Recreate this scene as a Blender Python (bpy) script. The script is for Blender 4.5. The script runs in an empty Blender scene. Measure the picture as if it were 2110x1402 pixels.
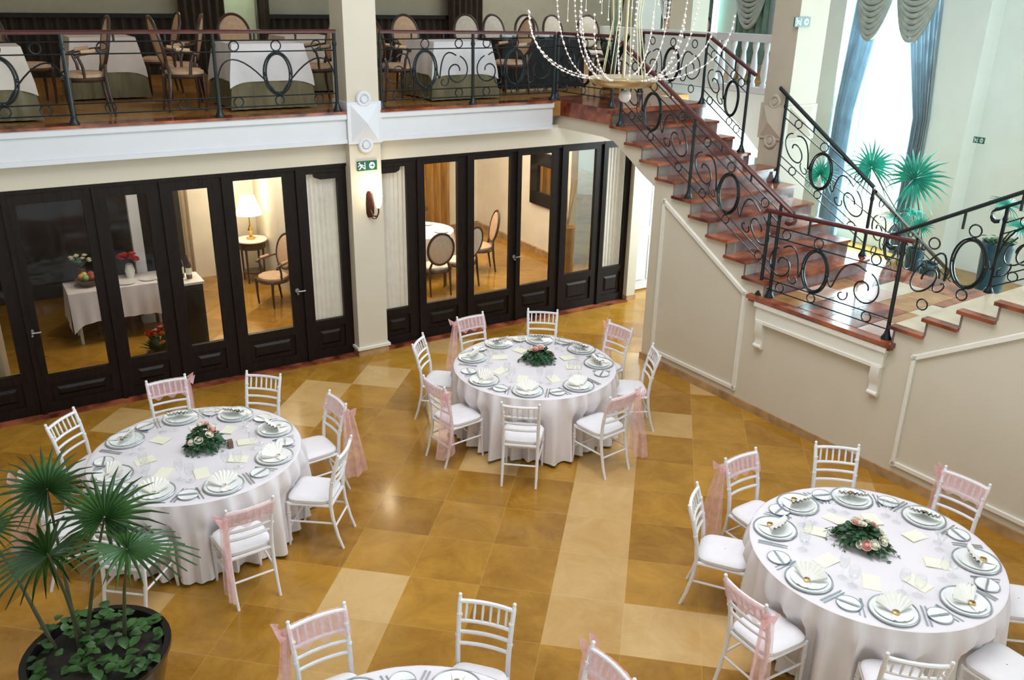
import bpy, math, random
from mathutils import Vector, Matrix
random.seed(7)
PI = math.pi
SC = bpy.context.scene
COL = SC.collection

# ------------------------------------------------------------------ camera, world, light, exposure
FPX, PITCH, ROLL, CAMH = 1782.92, 0.378382, 0.0196176, 4.568
W, H = 2110, 1402
_f = Vector((0, math.cos(PITCH), -math.sin(PITCH)))
_r0 = Vector((1, 0, 0)); _u0 = Vector((0, math.sin(PITCH), math.cos(PITCH)))
_r = _r0 * math.cos(ROLL) + _u0 * math.sin(ROLL)
_u = -_r0 * math.sin(ROLL) + _u0 * math.cos(ROLL)
CO = Vector((0, 0, CAMH))
cam = bpy.data.cameras.new('camera'); cam.sensor_width = 36.0; cam.lens = 36.0 * FPX / W
cam.clip_start = 0.05; cam.clip_end = 200
camo = bpy.data.objects.new('camera', cam); COL.objects.link(camo)
M = Matrix((( _r.x, _u.x, -_f.x, 0), (_r.y, _u.y, -_f.y, 0), (_r.z, _u.z, -_f.z, CAMH), (0, 0, 0, 1)))
camo.matrix_world = M
SC.camera = camo

SC.view_settings.view_transform = 'Standard'
SC.view_settings.look = 'None'
SC.view_settings.gamma = 1.0
SC.view_settings.use_curve_mapping = False
SC.view_settings.exposure = 0.12
SC.cycles.use_denoising = True
SC.cycles.max_bounces = 7
SC.cycles.diffuse_bounces = 4
SC.cycles.glossy_bounces = 3
SC.cycles.transparent_max_bounces = 12
SC.cycles.sample_clamp_indirect = 6.0
SC.cycles.caustics_reflective = False
SC.cycles.caustics_refractive = False

wd = bpy.data.worlds.new('daylight'); SC.world = wd; wd.use_nodes = True
bg = wd.node_tree.nodes['Background']
bg.inputs[0].default_value = (0.80, 0.95, 1.0, 1); bg.inputs[1].default_value = 3.0

def lamp(name, kind, loc, energy, color, size=None, size_y=None, direction=None):
    l = bpy.data.lights.new(name, kind); l.energy = energy; l.color = color
    if kind == 'AREA':
        l.size = size
        if size_y: l.shape = 'RECTANGLE'; l.size_y = size_y
    elif size is not None:
        l.shadow_soft_size = size
    o = bpy.data.objects.new(name, l); COL.objects.link(o); o.location = loc
    if direction is not None:
        o.rotation_euler = Vector(direction).to_track_quat('-Z', 'Y').to_euler()
    return o

# ------------------------------------------------------------------ frames of reference
def ray(x, y):
    return _f + _r * ((x - W / 2) / FPX) - _u * ((y - H / 2) / FPX)
def gp(x, y, z=0.0):                     # the point of a horizontal level seen at a pixel
    d = ray(x, y); return CO + d * ((z - CAMH) / d.z)
def at_y(x, y, Y):
    d = ray(x, y); return CO + d * (Y / d.y)
class Fr:                                # a vertical wall: s along it, n away from the hall, z up
    def __init__(s, o, deg):
        a = math.radians(deg); s.o = Vector(o); s.u = Vector((math.cos(a), math.sin(a), 0)); s.n = Vector((-math.sin(a), math.cos(a), 0)); s.rot = a
    def p(s, a, n=0.0, z=0.0):
        return s.o + s.u * a + s.n * n + Vector((0, 0, z))
    def at(s, x, y, off=0.0):
        d = ray(x, y); t = ((s.o + s.n * off - CO).dot(s.n)) / d.dot(s.n); q = CO + d * t
        return ((q - s.o).dot(s.u), q.z)
D = Fr((-2.1364, 10.8597, 0), 32.3)      # wall of folding doors
S = Fr((3.3857, 8.5771, 0), -55.2)       # wall under the stairs

lamp('hall_overhead_fill', 'AREA', (0.9, 6.2, 7.3), 370, (0.95, 0.955, 1.0), 4.5, 4.5, (0, 0, -1))  # added soft overhead fill below the closed ceiling; no skylight is built
lamp('window_daylight', 'AREA', S.p(-4.85, 8.35, 2.9), 700, (0.60, 0.92, 1.0), 1.4, 5.2, -S.n)
lamp('side_daylight_fill', 'AREA', S.p(1.4, 8.35, 3.0), 1000, (0.66, 0.93, 1.0), 3.2, 4.6, -S.n)  # added fill from the right, shining through an invented opening
lamp('gallery_window_daylight', 'AREA', S.p(-10.25, 8.35, 4.7), 260, (0.66, 0.93, 1.0), 1.5, 2.8, -S.n)
lamp('balcony_ceiling_light', 'AREA', D.p(-1.0, 3.4, 5.9), 18, (1.0, 0.72, 0.44), 6, 2.6, (0, 0, -1))
lamp('balcony_corner_light', 'AREA', D.p(6.0, 3.6, 5.9), 60, (1.0, 0.95, 0.88), 2.5, 3.0, (0, 0, -1))
lamp('left_room_ceiling_light', 'AREA', D.p(-.8, 2.3, 2.8), 75, (1.0, 0.90, 0.74), 1.2, 2.6, (0, 0, -1))
lamp('left_room_buffet_light', 'AREA', D.p(-2.7, 1.6, 2.8), 12, (1.0, 0.84, 0.66), .5, .7, (0, 0, -1))
lamp('right_room_ceiling_light', 'AREA', D.p(2.9, 2.6, 2.8), 150, (1.0, 0.88, 0.70), 3.2, 3.0, (0, 0, -1))
lamp('passage_fill_light', 'AREA', D.p(6.0, -1.0, 2.6), 100, (0.90, 0.97, 1.0), .8, 1.4, D.p(5.05, .25, .9) - D.p(6.0, -1.0, 2.6))  # added lamp aimed at the white door, standing in for daylight

# ------------------------------------------------------------------ materials
_m = {}
def mat(name, col=(.8, .8, .8), rough=.5, metal=0., var=.06, scale=6., bump=0., bscale=None, spec=.5, stretch=None, emit=0., coat=0., trans=0., col2=None, sub=0., ramp=None):
    if name in _m: return _m[name]
    m = bpy.data.materials.new(name); m.use_nodes = True
    nt = m.node_tree; b = nt.nodes['Principled BSDF']; L = nt.links
    b.inputs['Roughness'].default_value = rough; b.inputs['Metallic'].default_value = metal
    b.inputs['Specular IOR Level'].default_value = spec
    if coat: b.inputs['Coat Weight'].default_value = coat; b.inputs['Coat Roughness'].default_value = .06
    if trans: b.inputs['Transmission Weight'].default_value = trans
    if sub: b.inputs['Subsurface Weight'].default_value = sub; b.inputs['Subsurface Radius'].default_value = (.02, .02, .02)
    tc = nt.nodes.new('ShaderNodeTexCoord'); mp = nt.nodes.new('ShaderNodeMapping'); L.new(tc.outputs['Object'], mp.inputs[0])
    if stretch: mp.inputs['Scale'].default_value = stretch
    n = nt.nodes.new('ShaderNodeTexNoise'); n.inputs['Scale'].default_value = scale; n.inputs['Detail'].default_value = 4; L.new(mp.outputs[0], n.inputs['Vector'])
    r = nt.nodes.new('ShaderNodeValToRGB'); r.color_ramp.elements[0].position, r.color_ramp.elements[1].position = ramp or (.3, .7)
    lo = [c * (1 - var) for c in col]; hi = list(col2) if col2 else [min(1, c * (1 + var)) for c in col]
    r.color_ramp.elements[0].color = (*lo, 1); r.color_ramp.elements[1].color = (*hi, 1)
    L.new(n.outputs['Fac'], r.inputs[0]); L.new(r.outputs[0], b.inputs['Base Color'])
    if emit:
        b.inputs['Emission Color'].default_value = (*col, 1); b.inputs['Emission Strength'].default_value = emit
    if bump:
        n2 = nt.nodes.new('ShaderNodeTexNoise'); n2.inputs['Scale'].default_value = bscale or scale * 4; n2.inputs['Detail'].default_value = 5; L.new(mp.outputs[0], n2.inputs['Vector'])
        bp = nt.nodes.new('ShaderNodeBump'); bp.inputs['Strength'].default_value = bump; bp.inputs['Distance'].default_value = .01
        L.new(n2.outputs['Fac'], bp.inputs['Height']); L.new(bp.outputs[0], b.inputs['Normal'])
    _m[name] = m; return m
def sheer(name, col, opacity, scale=30):
    if name in _m: return _m[name]
    m = bpy.data.materials.new(name); m.use_nodes = True; nt = m.node_tree; L = nt.links
    nt.nodes.remove(nt.nodes['Principled BSDF']); out = nt.nodes['Material Output']
    t = nt.nodes.new('ShaderNodeBsdfTransparent'); d = nt.nodes.new('ShaderNodeBsdfDiffuse'); tr = nt.nodes.new('ShaderNodeBsdfTranslucent')
    a = nt.nodes.new('ShaderNodeMixShader'); mx = nt.nodes.new('ShaderNodeMixShader')
    d.inputs[0].default_value = (*col, 1); tr.inputs[0].default_value = (*col, 1); a.inputs[0].default_value = .4
    L.new(d.outputs[0], a.inputs[1]); L.new(tr.outputs[0], a.inputs[2])
    tc = nt.nodes.new('ShaderNodeTexCoord'); n = nt.nodes.new('ShaderNodeTexNoise'); n.inputs['Scale'].default_value = scale; L.new(tc.outputs['Object'], n.inputs['Vector'])
    mr = nt.nodes.new('ShaderNodeMapRange'); mr.inputs['From Min'].default_value = .3; mr.inputs['From Max'].default_value = .7
    mr.inputs['To Min'].default_value = opacity - .1; mr.inputs['To Max'].default_value = min(1, opacity + .1)
    L.new(n.outputs['Fac'], mr.inputs[0]); L.new(mr.outputs[0], mx.inputs[0]); L.new(t.outputs[0], mx.inputs[1]); L.new(a.outputs[0], mx.inputs[2]); L.new(mx.outputs[0], out.inputs[0])
    _m[name] = m; return m
def glassy(name, tint=(1, 1, 1), gain=.5, power=3.0, base=.04):
    """thin clear glass: see-through, with a reflection that grows at grazing angles"""
    if name in _m: return _m[name]
    m = bpy.data.materials.new(name); m.use_nodes = True; nt = m.node_tree; L = nt.links
    nt.nodes.remove(nt.nodes['Principled BSDF']); out = nt.nodes['Material Output']
    t = nt.nodes.new('ShaderNodeBsdfTransparent'); t.inputs[0].default_value = (*tint, 1)
    g = nt.nodes.new('ShaderNodeBsdfGlossy'); g.inputs['Roughness'].default_value = .04
    lw = nt.nodes.new('ShaderNodeLayerWeight'); lw.inputs[0].default_value = .5
    pw = nt.nodes.new('ShaderNodeMath'); pw.operation = 'POWER'; pw.inputs[1].default_value = power; L.new(lw.outputs['Facing'], pw.inputs[0])
    mu = nt.nodes.new('ShaderNodeMath'); mu.operation = 'MULTIPLY_ADD'; mu.inputs[1].default_value = gain; mu.inputs[2].default_value = base; L.new(pw.outputs[0], mu.inputs[0])
    mx = nt.nodes.new('ShaderNodeMixShader'); L.new(mu.outputs[0], mx.inputs[0]); L.new(t.outputs[0], mx.inputs[1]); L.new(g.outputs[0], mx.inputs[2]); L.new(mx.outputs[0], out.inputs[0])
    _m[name] = m; return m
def tile_mat(name, a, b, grout, size=.6, gl=.004, rough=.16):
    if name in _m: return _m[name]
    m = bpy.data.materials.new(name); m.use_nodes = True; nt = m.node_tree; L = nt.links; P = nt.nodes['Principled BSDF']
    tc = nt.nodes.new('ShaderNodeTexCoord')
    def math_(op, x, y=None, v=None):
        k = nt.nodes.new('ShaderNodeMath'); k.operation = op; L.new(x, k.inputs[0])
        if y is not None: L.new(y, k.inputs[1])
        if v is not None: k.inputs[1].default_value = v
        return k.outputs[0]
    sp = nt.nodes.new('ShaderNodeSeparateXYZ'); L.new(tc.outputs['Object'], sp.inputs[0])
    gx = math_('DIVIDE', sp.outputs[0], v=size); gy = math_('DIVIDE', sp.outputs[1], v=size)
    cb = nt.nodes.new('ShaderNodeCombineXYZ'); L.new(math_('FLOOR', gx), cb.inputs[0]); L.new(math_('FLOOR', gy), cb.inputs[1])
    wn = nt.nodes.new('ShaderNodeTexWhiteNoise'); L.new(cb.outputs[0], wn.inputs['Vector'])
    vm = nt.nodes.new('ShaderNodeVectorMath'); vm.operation = 'MULTIPLY_ADD'; L.new(wn.outputs['Color'], vm.inputs[0]); vm.inputs[1].default_value = (20, 20, 20); L.new(tc.outputs['Object'], vm.inputs[2])
    n1 = nt.nodes.new('ShaderNodeTexNoise'); n1.inputs['Scale'].default_value = 2.2; n1.inputs['Detail'].default_value = 7; n1.inputs['Roughness'].default_value = .74; n1.inputs['Distortion'].default_value = .6; L.new(vm.outputs[0], n1.inputs['Vector'])
    s = math_('ADD', math_('MULTIPLY', wn.outputs['Value'], v=.26), math_('MULTIPLY', n1.outputs['Fac'], v=1.0))
    r = nt.nodes.new('ShaderNodeValToRGB'); r.color_ramp.elements[0].position = .38; r.color_ramp.elements[1].position = .85
    r.color_ramp.elements[0].color = (*a, 1); r.color_ramp.elements[1].color = (*b, 1); L.new(s, r.inputs[0])
    def edge(g):
        f = math_('FRACT', g); d = math_('ABSOLUTE', math_('SUBTRACT', f, v=.5)); return math_('GREATER_THAN', d, v=.5 - gl / size)
    e = math_('MAXIMUM', edge(gx), edge(gy)); e = math_('MULTIPLY', e, v=.22)
    mx = nt.nodes.new('ShaderNodeMix'); mx.data_type = 'RGBA'; L.new(e, mx.inputs[0]); L.new(r.outputs[0], mx.inputs[6]); mx.inputs[7].default_value = (*grout, 1)
    L.new(mx.outputs[2], P.inputs['Base Color'])
    P.inputs['Roughness'].default_value = rough; P.inputs['Specular IOR Level'].default_value = .5
    _m[name] = m; return m
def emis(name, col, s):
    return mat(name, col, .6, emit=s)

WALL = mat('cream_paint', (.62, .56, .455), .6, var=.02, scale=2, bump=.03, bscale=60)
WHITE = mat('white_paint', (.68, .69, .73), .5, var=.02, scale=3)
PALE = mat('pale_window_wall', (.84, .91, .89), .45, var=.03, scale=1.5)
TAUPE = mat('taupe_column_paint', (.55, .48, .38), .6, var=.03)
TRIM = mat('white_trim', (.78, .75, .68), .4, var=.02)
DARKWOOD = mat('dark_stained_wood', (.010, .006, .005), .42, var=.35, scale=5, stretch=(8, 8, 1), spec=.22)
MAHOG = mat('mahogany_rail', (.075, .016, .014), .25, var=.3, scale=6, spec=.5)
IRON = mat('blackened_wrought_iron', (.010, .016, .018), .35, metal=.3, var=.2, scale=20)
CHAIRW = mat('white_lacquer', (.77, .75, .77), .35, var=.02, scale=10)
CUSH = mat('white_cushion_cloth', (.78, .75, .77), .75, var=.02, scale=14, bump=.1)
CLOTH = mat('white_table_linen', (.76, .715, .745), .7, var=.03, scale=3, bump=.05, bscale=200)
CLOTHTOP = CLOTH
SASH = sheer('pink_organza', (.95, .66, .68), .50, 14)
SHEER = sheer('white_sheer_curtain', (.92, .90, .86), .90, 4)
PORC = mat('white_porcelain', (.84, .85, .84), .15, var=.01)
SILVER = mat('silver_rim', (.52, .55, .58), .34, metal=.9, var=.1)
STEEL = mat('cutlery_steel', (.50, .53, .57), .32, metal=.95, var=.08)
NAPK = mat('ivory_napkin_linen', (.84, .82, .77), .75, var=.03, scale=20)
GLASS = glassy('clear_glass', (.985, .99, .99), .30, 3.0, .04)
PANE = glassy('door_pane_glass', (.95, .96, .96), .55, 4.0, .022)
CARD = mat('cream_card', (.86, .83, .68), .6, var=.02)
BRASS = mat('pale_brass', (.62, .50, .30), .3, metal=.9, var=.1)
GOLD = mat('gold_metal', (.65, .42, .14), .25, metal=.9, var=.1)
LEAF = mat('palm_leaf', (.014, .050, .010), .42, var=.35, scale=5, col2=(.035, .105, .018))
LEAFT = mat('hazed_palm_leaf', (.03, .36, .26), .4, var=.3, scale=5)  # pale teal cast of the window haze is put into the leaf colour
IVY = mat('ground_cover_leaf', (.010, .042, .008), .45, var=.4, scale=9, col2=(.05, .14, .025))
STEM = mat('palm_stem', (.05, .055, .025), .6, var=.3)
POTD = mat('dark_glazed_pot', (.008, .007, .007), .16, var=.3, coat=.4)
POTT = mat('teal_glazed_pot', (.008, .055, .085), .3, var=.3)
SOIL = mat('dark_soil', (.018, .013, .009), .9, var=.4, scale=30, bump=.6)
CLEAF = mat('arrangement_leaf', (.016, .06, .022), .5, var=.4, scale=30, col2=(.04, .13, .05))
ROSEP = mat('pink_rose', (.80, .40, .36), .6, var=.15, scale=30)
ROSEW = mat('cream_rose', (.84, .80, .66), .6, var=.08, scale=30)
REDMARB = mat('red_marble', (.16, .022, .014), .12, var=.45, scale=3.5, col2=(.42, .12, .05), stretch=(1, 1, 1), ramp=(.35, .68))
ORANGEM = mat('amber_marble', (.42, .17, .05), .14, var=.4, scale=3.5, col2=(.52, .26, .10))
PINKM = mat('pale_pink_marble', (.60, .40, .32), .14, var=.2, scale=3)
RISER = mat('grey_purple_marble', (.16, .09, .10), .12, var=.4, scale=4, col2=(.33, .23, .22))
BASEM = mat('tan_marble_skirting', (.40, .25, .12), .2, var=.3, scale=6)
LAMPSH = mat('lit_lampshade', (1.0, .90, .70), .7, emit=2.2)
BULB = mat('lit_frosted_shade', (1.0, .88, .66), .6, emit=5.0)
GREENS = mat('exit_sign_green', (.008, .10, .07), .4, var=.1)
SIGNW = mat('exit_sign_white', (.70, .82, .80), .4, var=.02)
OVALW = mat('oval_chair_walnut', (.050, .022, .014), .3, var=.3, scale=12)
OVALF = mat('tan_upholstery', (.55, .36, .22), .8, var=.1, scale=20)
OVALF2 = mat('cream_upholstery', (.70, .60, .50), .8, var=.08, scale=20)
UNDERC = mat('olive_underskirt', (.15, .13, .07), .75, var=.3, scale=7, stretch=(1, 1, .3))
TOPPER = mat('cream_topper_cloth', (.66, .58, .52), .7, var=.06, scale=5)
DRAPE = mat('brown_drape', (.035, .025, .016), .8, var=.3, scale=8)
PLEAT = mat('dark_pleated_fabric', (.022, .016, .012), .8, var=.4, scale=6, stretch=(6, 6, .4))
GOLDC = mat('gold_curtain', (.34, .17, .03), .6, var=.35, scale=6, stretch=(4, 4, .3))
BLUEC = sheer('blue_grey_curtain', (.44, .52, .58), .95, 5)
SWAGC = mat('silver_swag', (.42, .46, .44), .5, var=.15, scale=8)
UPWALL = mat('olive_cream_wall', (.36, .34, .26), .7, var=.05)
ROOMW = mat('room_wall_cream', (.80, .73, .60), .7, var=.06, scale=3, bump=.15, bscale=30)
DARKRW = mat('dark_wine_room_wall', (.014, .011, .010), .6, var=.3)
CRYS = mat('crystal_bead', (.80, .70, .68), .08, var=.05, spec=.9)
BLACKC = mat('black_cloth', (.008, .008, .009), .8, var=.2)
WOODF = tile_mat('upper_floor_tile', (.30, .12, .025), (.50, .26, .07), (.5, .32, .14), .45, .004, .2)
FL_D = tile_mat('amber_floor_tile', (.24, .103, .009), (.47, .240, .034), (.60, .42, .18))
FL_L = tile_mat('pale_floor_tile', (.46, .265, .085), (.60, .39, .165), (.64, .46, .22))
GREYF = mat('pale_stone_floor', (.62, .54, .42), .2, var=.12, scale=2)
CREAMT = mat('cream_stair_tile', (.62, .50, .36), .14, var=.15, scale=3)

# ------------------------------------------------------------------ mesh building
class MB:
    def __init__(s): s.v = []; s.f = []; s.mi = []; s.cur = 0
    def add(s, vs, fs):
        b = len(s.v); s.v += [Vector(v) for v in vs]; s.f += [[i + b for i in f] for f in fs]; s.mi += [s.cur] * len(fs)
    def box(s, x0, x1, y0, y1, z0, z1):
        s.add([(x0, y0, z0), (x1, y0, z0), (x1, y1, z0), (x0, y1, z0), (x0, y0, z1), (x1, y0, z1), (x1, y1, z1), (x0, y1, z1)],
              [(3, 2, 1, 0), (4, 5, 6, 7), (0, 1, 5, 4), (1, 2, 6, 5), (2, 3, 7, 6), (3, 0, 4, 7)])
    def fbox(s, F, a0, a1, n0, n1, z0, z1):         # a box in a wall's own frame
        s.hexa([F.p(a0, n0, z0), F.p(a1, n0, z0), F.p(a1, n1, z0), F.p(a0, n1, z0), F.p(a0, n0, z1), F.p(a1, n0, z1), F.p(a1, n1, z1), F.p(a0, n1, z1)])
    def hexa(s, p): s.add(p, [(3, 2, 1, 0), (4, 5, 6, 7), (0, 1, 5, 4), (1, 2, 6, 5), (2, 3, 7, 6), (3, 0, 4, 7)])
    def cbox(s, c, half, rz=0.0, rx=0.0):
        R = Matrix.Rotation(rz, 3, 'Z') @ Matrix.Rotation(rx, 3, 'X'); c = Vector(c)
        s.hexa([c + R @ Vector((x * half[0], y * half[1], z * half[2])) for x, y, z in ((-1, -1, -1), (1, -1, -1), (1, 1, -1), (-1, 1, -1), (-1, -1, 1), (1, -1, 1), (1, 1, 1), (-1, 1, 1))])
    def prism(s, poly, d):                           # polygon (3-D points) swept by vector d
        n = len(poly); d = Vector(d)
        s.add([Vector(p) for p in poly] + [Vector(p) + d for p in poly], [list(range(n))[::-1], list(range(n, 2 * n))] + [(i, (i + 1) % n, (i + 1) % n + n, i + n) for i in range(n)])
    def tube(s, pts, r, n=6, closed=False):
        pts = [Vector(p) for p in pts]; k = len(pts)
        rs = r if isinstance(r, (list, tuple)) else [r] * k
        vs = []; prev = None
        for i in range(k):
            a = pts[(i - 1) % k] if (closed or i > 0) else pts[i]; b = pts[(i + 1) % k] if (closed or i < k - 1) else pts[i]
            t = (b - a); t = t.normalized() if t.length > 1e-9 else Vector((0, 0, 1))
            if prev is None:
                ref = Vector((0, 0, 1)) if abs(t.z) < .9 else Vector((1, 0, 0)); x = t.cross(ref).normalized()
            else:
                x = prev - t * prev.dot(t); x = x.normalized() if x.length > 1e-6 else t.orthogonal().normalized()
            prev = x; y = t.cross(x)
            vs += [pts[i] + (x * math.cos(2 * PI * j / n) + y * math.sin(2 * PI * j / n)) * rs[i] for j in range(n)]
        fs = []
        for i in range(k if closed else k - 1):
            i2 = (i + 1) % k
            fs += [(i * n + j, i * n + (j + 1) % n, i2 * n + (j + 1) % n, i2 * n + j) for j in range(n)]
        if not closed: fs += [list(range(n))[::-1], list(range((k - 1) * n, k * n))]
        s.add(vs, fs)
    def lathe(s, prof, n=24, c=(0, 0, 0), cap=True, sx=1., sy=1.):
        c = Vector(c); vs = []
        for r, z in prof: vs += [c + Vector((r * sx * math.cos(2 * PI * j / n), r * sy * math.sin(2 * PI * j / n), z)) for j in range(n)]
        k = len(prof); fs = [(i * n + j, i * n + (j + 1) % n, (i + 1) * n + (j + 1) % n, (i + 1) * n + j) for i in range(k - 1) for j in range(n)]
        if cap:
            if prof[0][0] > 1e-4: fs.append(list(range(n))[::-1])
            if prof[-1][0] > 1e-4: fs.append(list(range((k - 1) * n, k * n)))
        s.add(vs, fs)
    def grid(s, fn, nu, nv, wrap=False):
        vs = [fn(i / (nu if wrap else nu - 1), j / (nv - 1)) for j in range(nv) for i in range(nu)]
        m = nu if wrap else nu - 1
        s.add(vs, [(j * nu + i, j * nu + (i + 1) % nu, (j + 1) * nu + (i + 1) % nu, (j + 1) * nu + i) for j in range(nv - 1) for i in range(m)])
    def ball(s, c, r, n=8, m=6, sz=1.0):
        s.lathe([(max(1e-5, r * math.sin(PI * i / m)), -r * sz * math.cos(PI * i / m)) for i in range(m + 1)], n, c, cap=False)
def mesh(name, mb, mats, smooth=True):
    me = bpy.data.meshes.new(name); me.from_pydata([tuple(v) for v in mb.v], [], mb.f)
    for m in (mats if isinstance(mats, (list, tuple)) else [mats]): me.materials.append(m)
    if any(mb.mi): me.polygons.foreach_set('material_index', mb.mi)
    if smooth:
        me.polygons.foreach_set('use_smooth', [True] * len(me.polygons)); me.set_sharp_from_angle(angle=math.radians(40))
    me.update(); return me
def tag(o, label=None, cat=None, group=None, kind=None):
    if label: o['label'] = label
    if cat: o['category'] = cat
    if group: o['group'] = group
    if kind: o['kind'] = kind
    return o
def _origin(o):
    p = Vector((0, 0, 0))
    while o is not None: p = p + o.location; o = o.parent
    return p
def obj(name, mb, m, parent=None, smooth=True, world=False, loc=None, rot=None, base=None):
    """link a mesh; world=True when the shape was drawn in room coordinates"""
    if world:
        o0 = _origin(parent) if parent else Vector(base if base is not None else (0, 0, 0))
        if not parent and base is None:
            xs = [v.x for v in mb.v]; ys = [v.y for v in mb.v]; o0 = Vector(((min(xs) + max(xs)) / 2, (min(ys) + max(ys)) / 2, min(v.z for v in mb.v)))
        mb.v = [v - o0 for v in mb.v]
        if not parent: loc = o0
    me = mb if isinstance(mb, bpy.types.Mesh) else mesh(name, mb, m, smooth)
    o = bpy.data.objects.new(name, me); COL.objects.link(o)
    if parent: o.parent = parent
    if loc is not None: o.location = loc
    if rot is not None: o.rotation_euler = rot
    return o
def thing(name, label, cat, loc=(0, 0, 0), rz=0.0, group=None, kind=None):
    o = bpy.data.objects.new(name, None); o.empty_display_size = .1; COL.objects.link(o); o.location = loc; o.rotation_euler = (0, 0, rz)
    return tag(o, label, cat, group, kind)
def dup(src, loc, rz, label, group=None):
    r = src.copy(); COL.objects.link(r); r.location = loc; r.rotation_euler = (0, 0, rz)
    if label: r['label'] = label
    if group: r['group'] = group
    for ch in list(KIDS.get(src.name, src.children)):
        c = ch.copy(); COL.objects.link(c); c.parent = r
        for g in list(ch.children):
            d = g.copy(); COL.objects.link(d); d.parent = c
    return r
KIDS = {}
def struct(name, label, mb, m, cat=None, smooth=False, base=None):
    o = obj(name, mb, m, world=True, smooth=smooth, base=base); return tag(o, label, cat or name.split('_')[0], kind='structure')

# ================================================================== LARGE STRUCTURE
# --- hall floor: 0.6 m marble tiles laid diagonally, paler bands
TA = math.radians(-9.5)
mb = MB()
LIGHT = {(0, j) for j in range(-3, 7)} | {(-6, 2), (-6, 3), (-5, 4), (-2, 1), (1, 3), (-3, -3), (-3, -4), (-3, -5), (-3, -6), (1, -3), (2, -3), (-10, 3), (-9, 1), (-7, -1), (-9, 5), (4, 1), (4, -1), (-4, 6), (2, 5), (3, 6), (2, 7), (-6, -4)}
for i in range(-22, 22):
    for j in range(-14, 24):
        mb.cur = 1 if (i, j) in LIGHT else 0
        x, y = i * .6, j * .6
        mb.add([(x, y, 0), (x + .6, y, 0), (x + .6, y + .6, 0), (x, y + .6, 0)], [(0, 1, 2, 3)])
fl = obj('floor', mb, [FL_D, FL_L], loc=(.56, 7.03, 0), rot=(0, 0, TA), smooth=False)
tag(fl, 'polished amber and beige marble tile floor laid diagonally', 'floor', kind='structure')
mb = MB(); mb.fbox(D, -14, 12, 6.2, 20, -.02, -.001)
struct('floor_lower_court', 'pale floor beyond the stairs', mb, GREYF, 'floor')
# --- ceiling and far walls that close the hall
mb = MB(); mb.box(-12, 16, -6, 24, 7.4, 7.6); struct('ceiling', 'white hall ceiling', mb, WHITE)
mb = MB(); mb.box(-9.2, -9, -6, 24, -.02, 7.4); struct('wall_left', 'cream wall closing the hall', mb, WALL)
mb = MB(); mb.box(-9, 16, -6.2, -6, -.02, 7.4); struct('wall_rear', 'cream wall behind the viewer', mb, WALL)

# --- door wall: strip of wall over the doors, threshold, room partition
mb = MB(); mb.fbox(D, -7, 4.66, .0, .12, 2.59, 2.88)
struct('wall_doors', 'cream wall strip above the dark folding doors', mb, WALL, 'wall')
mb = MB(); mb.fbox(D, -7, 4.66, -.10, .14, 0, .018); struct('trim_1', 'red marble threshold along the folding doors', mb, REDMARB, 'threshold')
mb = MB(); mb.fbox(D, 4.66, 4.83, -.06, .10, 0, 2.9); struct('wall_jamb', 'cream wall end beside the passage', mb, WALL, 'wall')
mb = MB(); mb.fbox(D, 4.655, 4.84, -.075, .10, 0, .09); struct('baseboard_jamb', 'marble skirting of the wall end by the passage', mb, BASEM, 'baseboard')
mb = MB(); mb.fbox(D, -7, 5.6, -.09, 6, 3.02, 3.215); mb.fbox(D, 5.6, 9.5, 1.2, 6, 3.02, 3.215)
slab = struct('floor_balcony', 'upper dining balcony floor of amber tiles', mb, WOODF, 'floor')
mb = MB()
# triangle of upper floor between balcony and the head of the stairs
pol = [D.p(3.0, -.12), S.p(-5.02, -.04), S.p(-3.72, -.04), S.p(-3.72, 1.72), S.p(-5.3, 1.75), D.p(4.9, .4), D.p(3.0, .4)]
mb.prism([Vector((p.x, p.y, 3.02)) for p in pol], (0, 0, .202)); struct('floor_landing', 'red marble floor at the head of the stairs', mb, REDMARB, 'floor')
# fascia and its mouldings
mb = MB()
for a0, a1 in ((-7, .0), (.44, 3.05)):
    mb.fbox(D, a0, a1, -.12, .0, 2.87, 3.16)
    mb.fbox(D, a0, a1, -.15, .0, 3.14, 3.205)
    mb.fbox(D, a0, a1, -.14, .0, 2.85, 2.90)
struct('trim_2', 'white fascia band under the balcony edge', mb, WHITE, 'fascia')
mb = MB()
for a0, a1 in ((-7, .0), (.44, 3.02)): mb.fbox(D, a0, a1, -.165, .1, 3.205, 3.235)
struct('trim_3', 'dark red balcony edge nosing', mb, REDMARB, 'edge')

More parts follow.
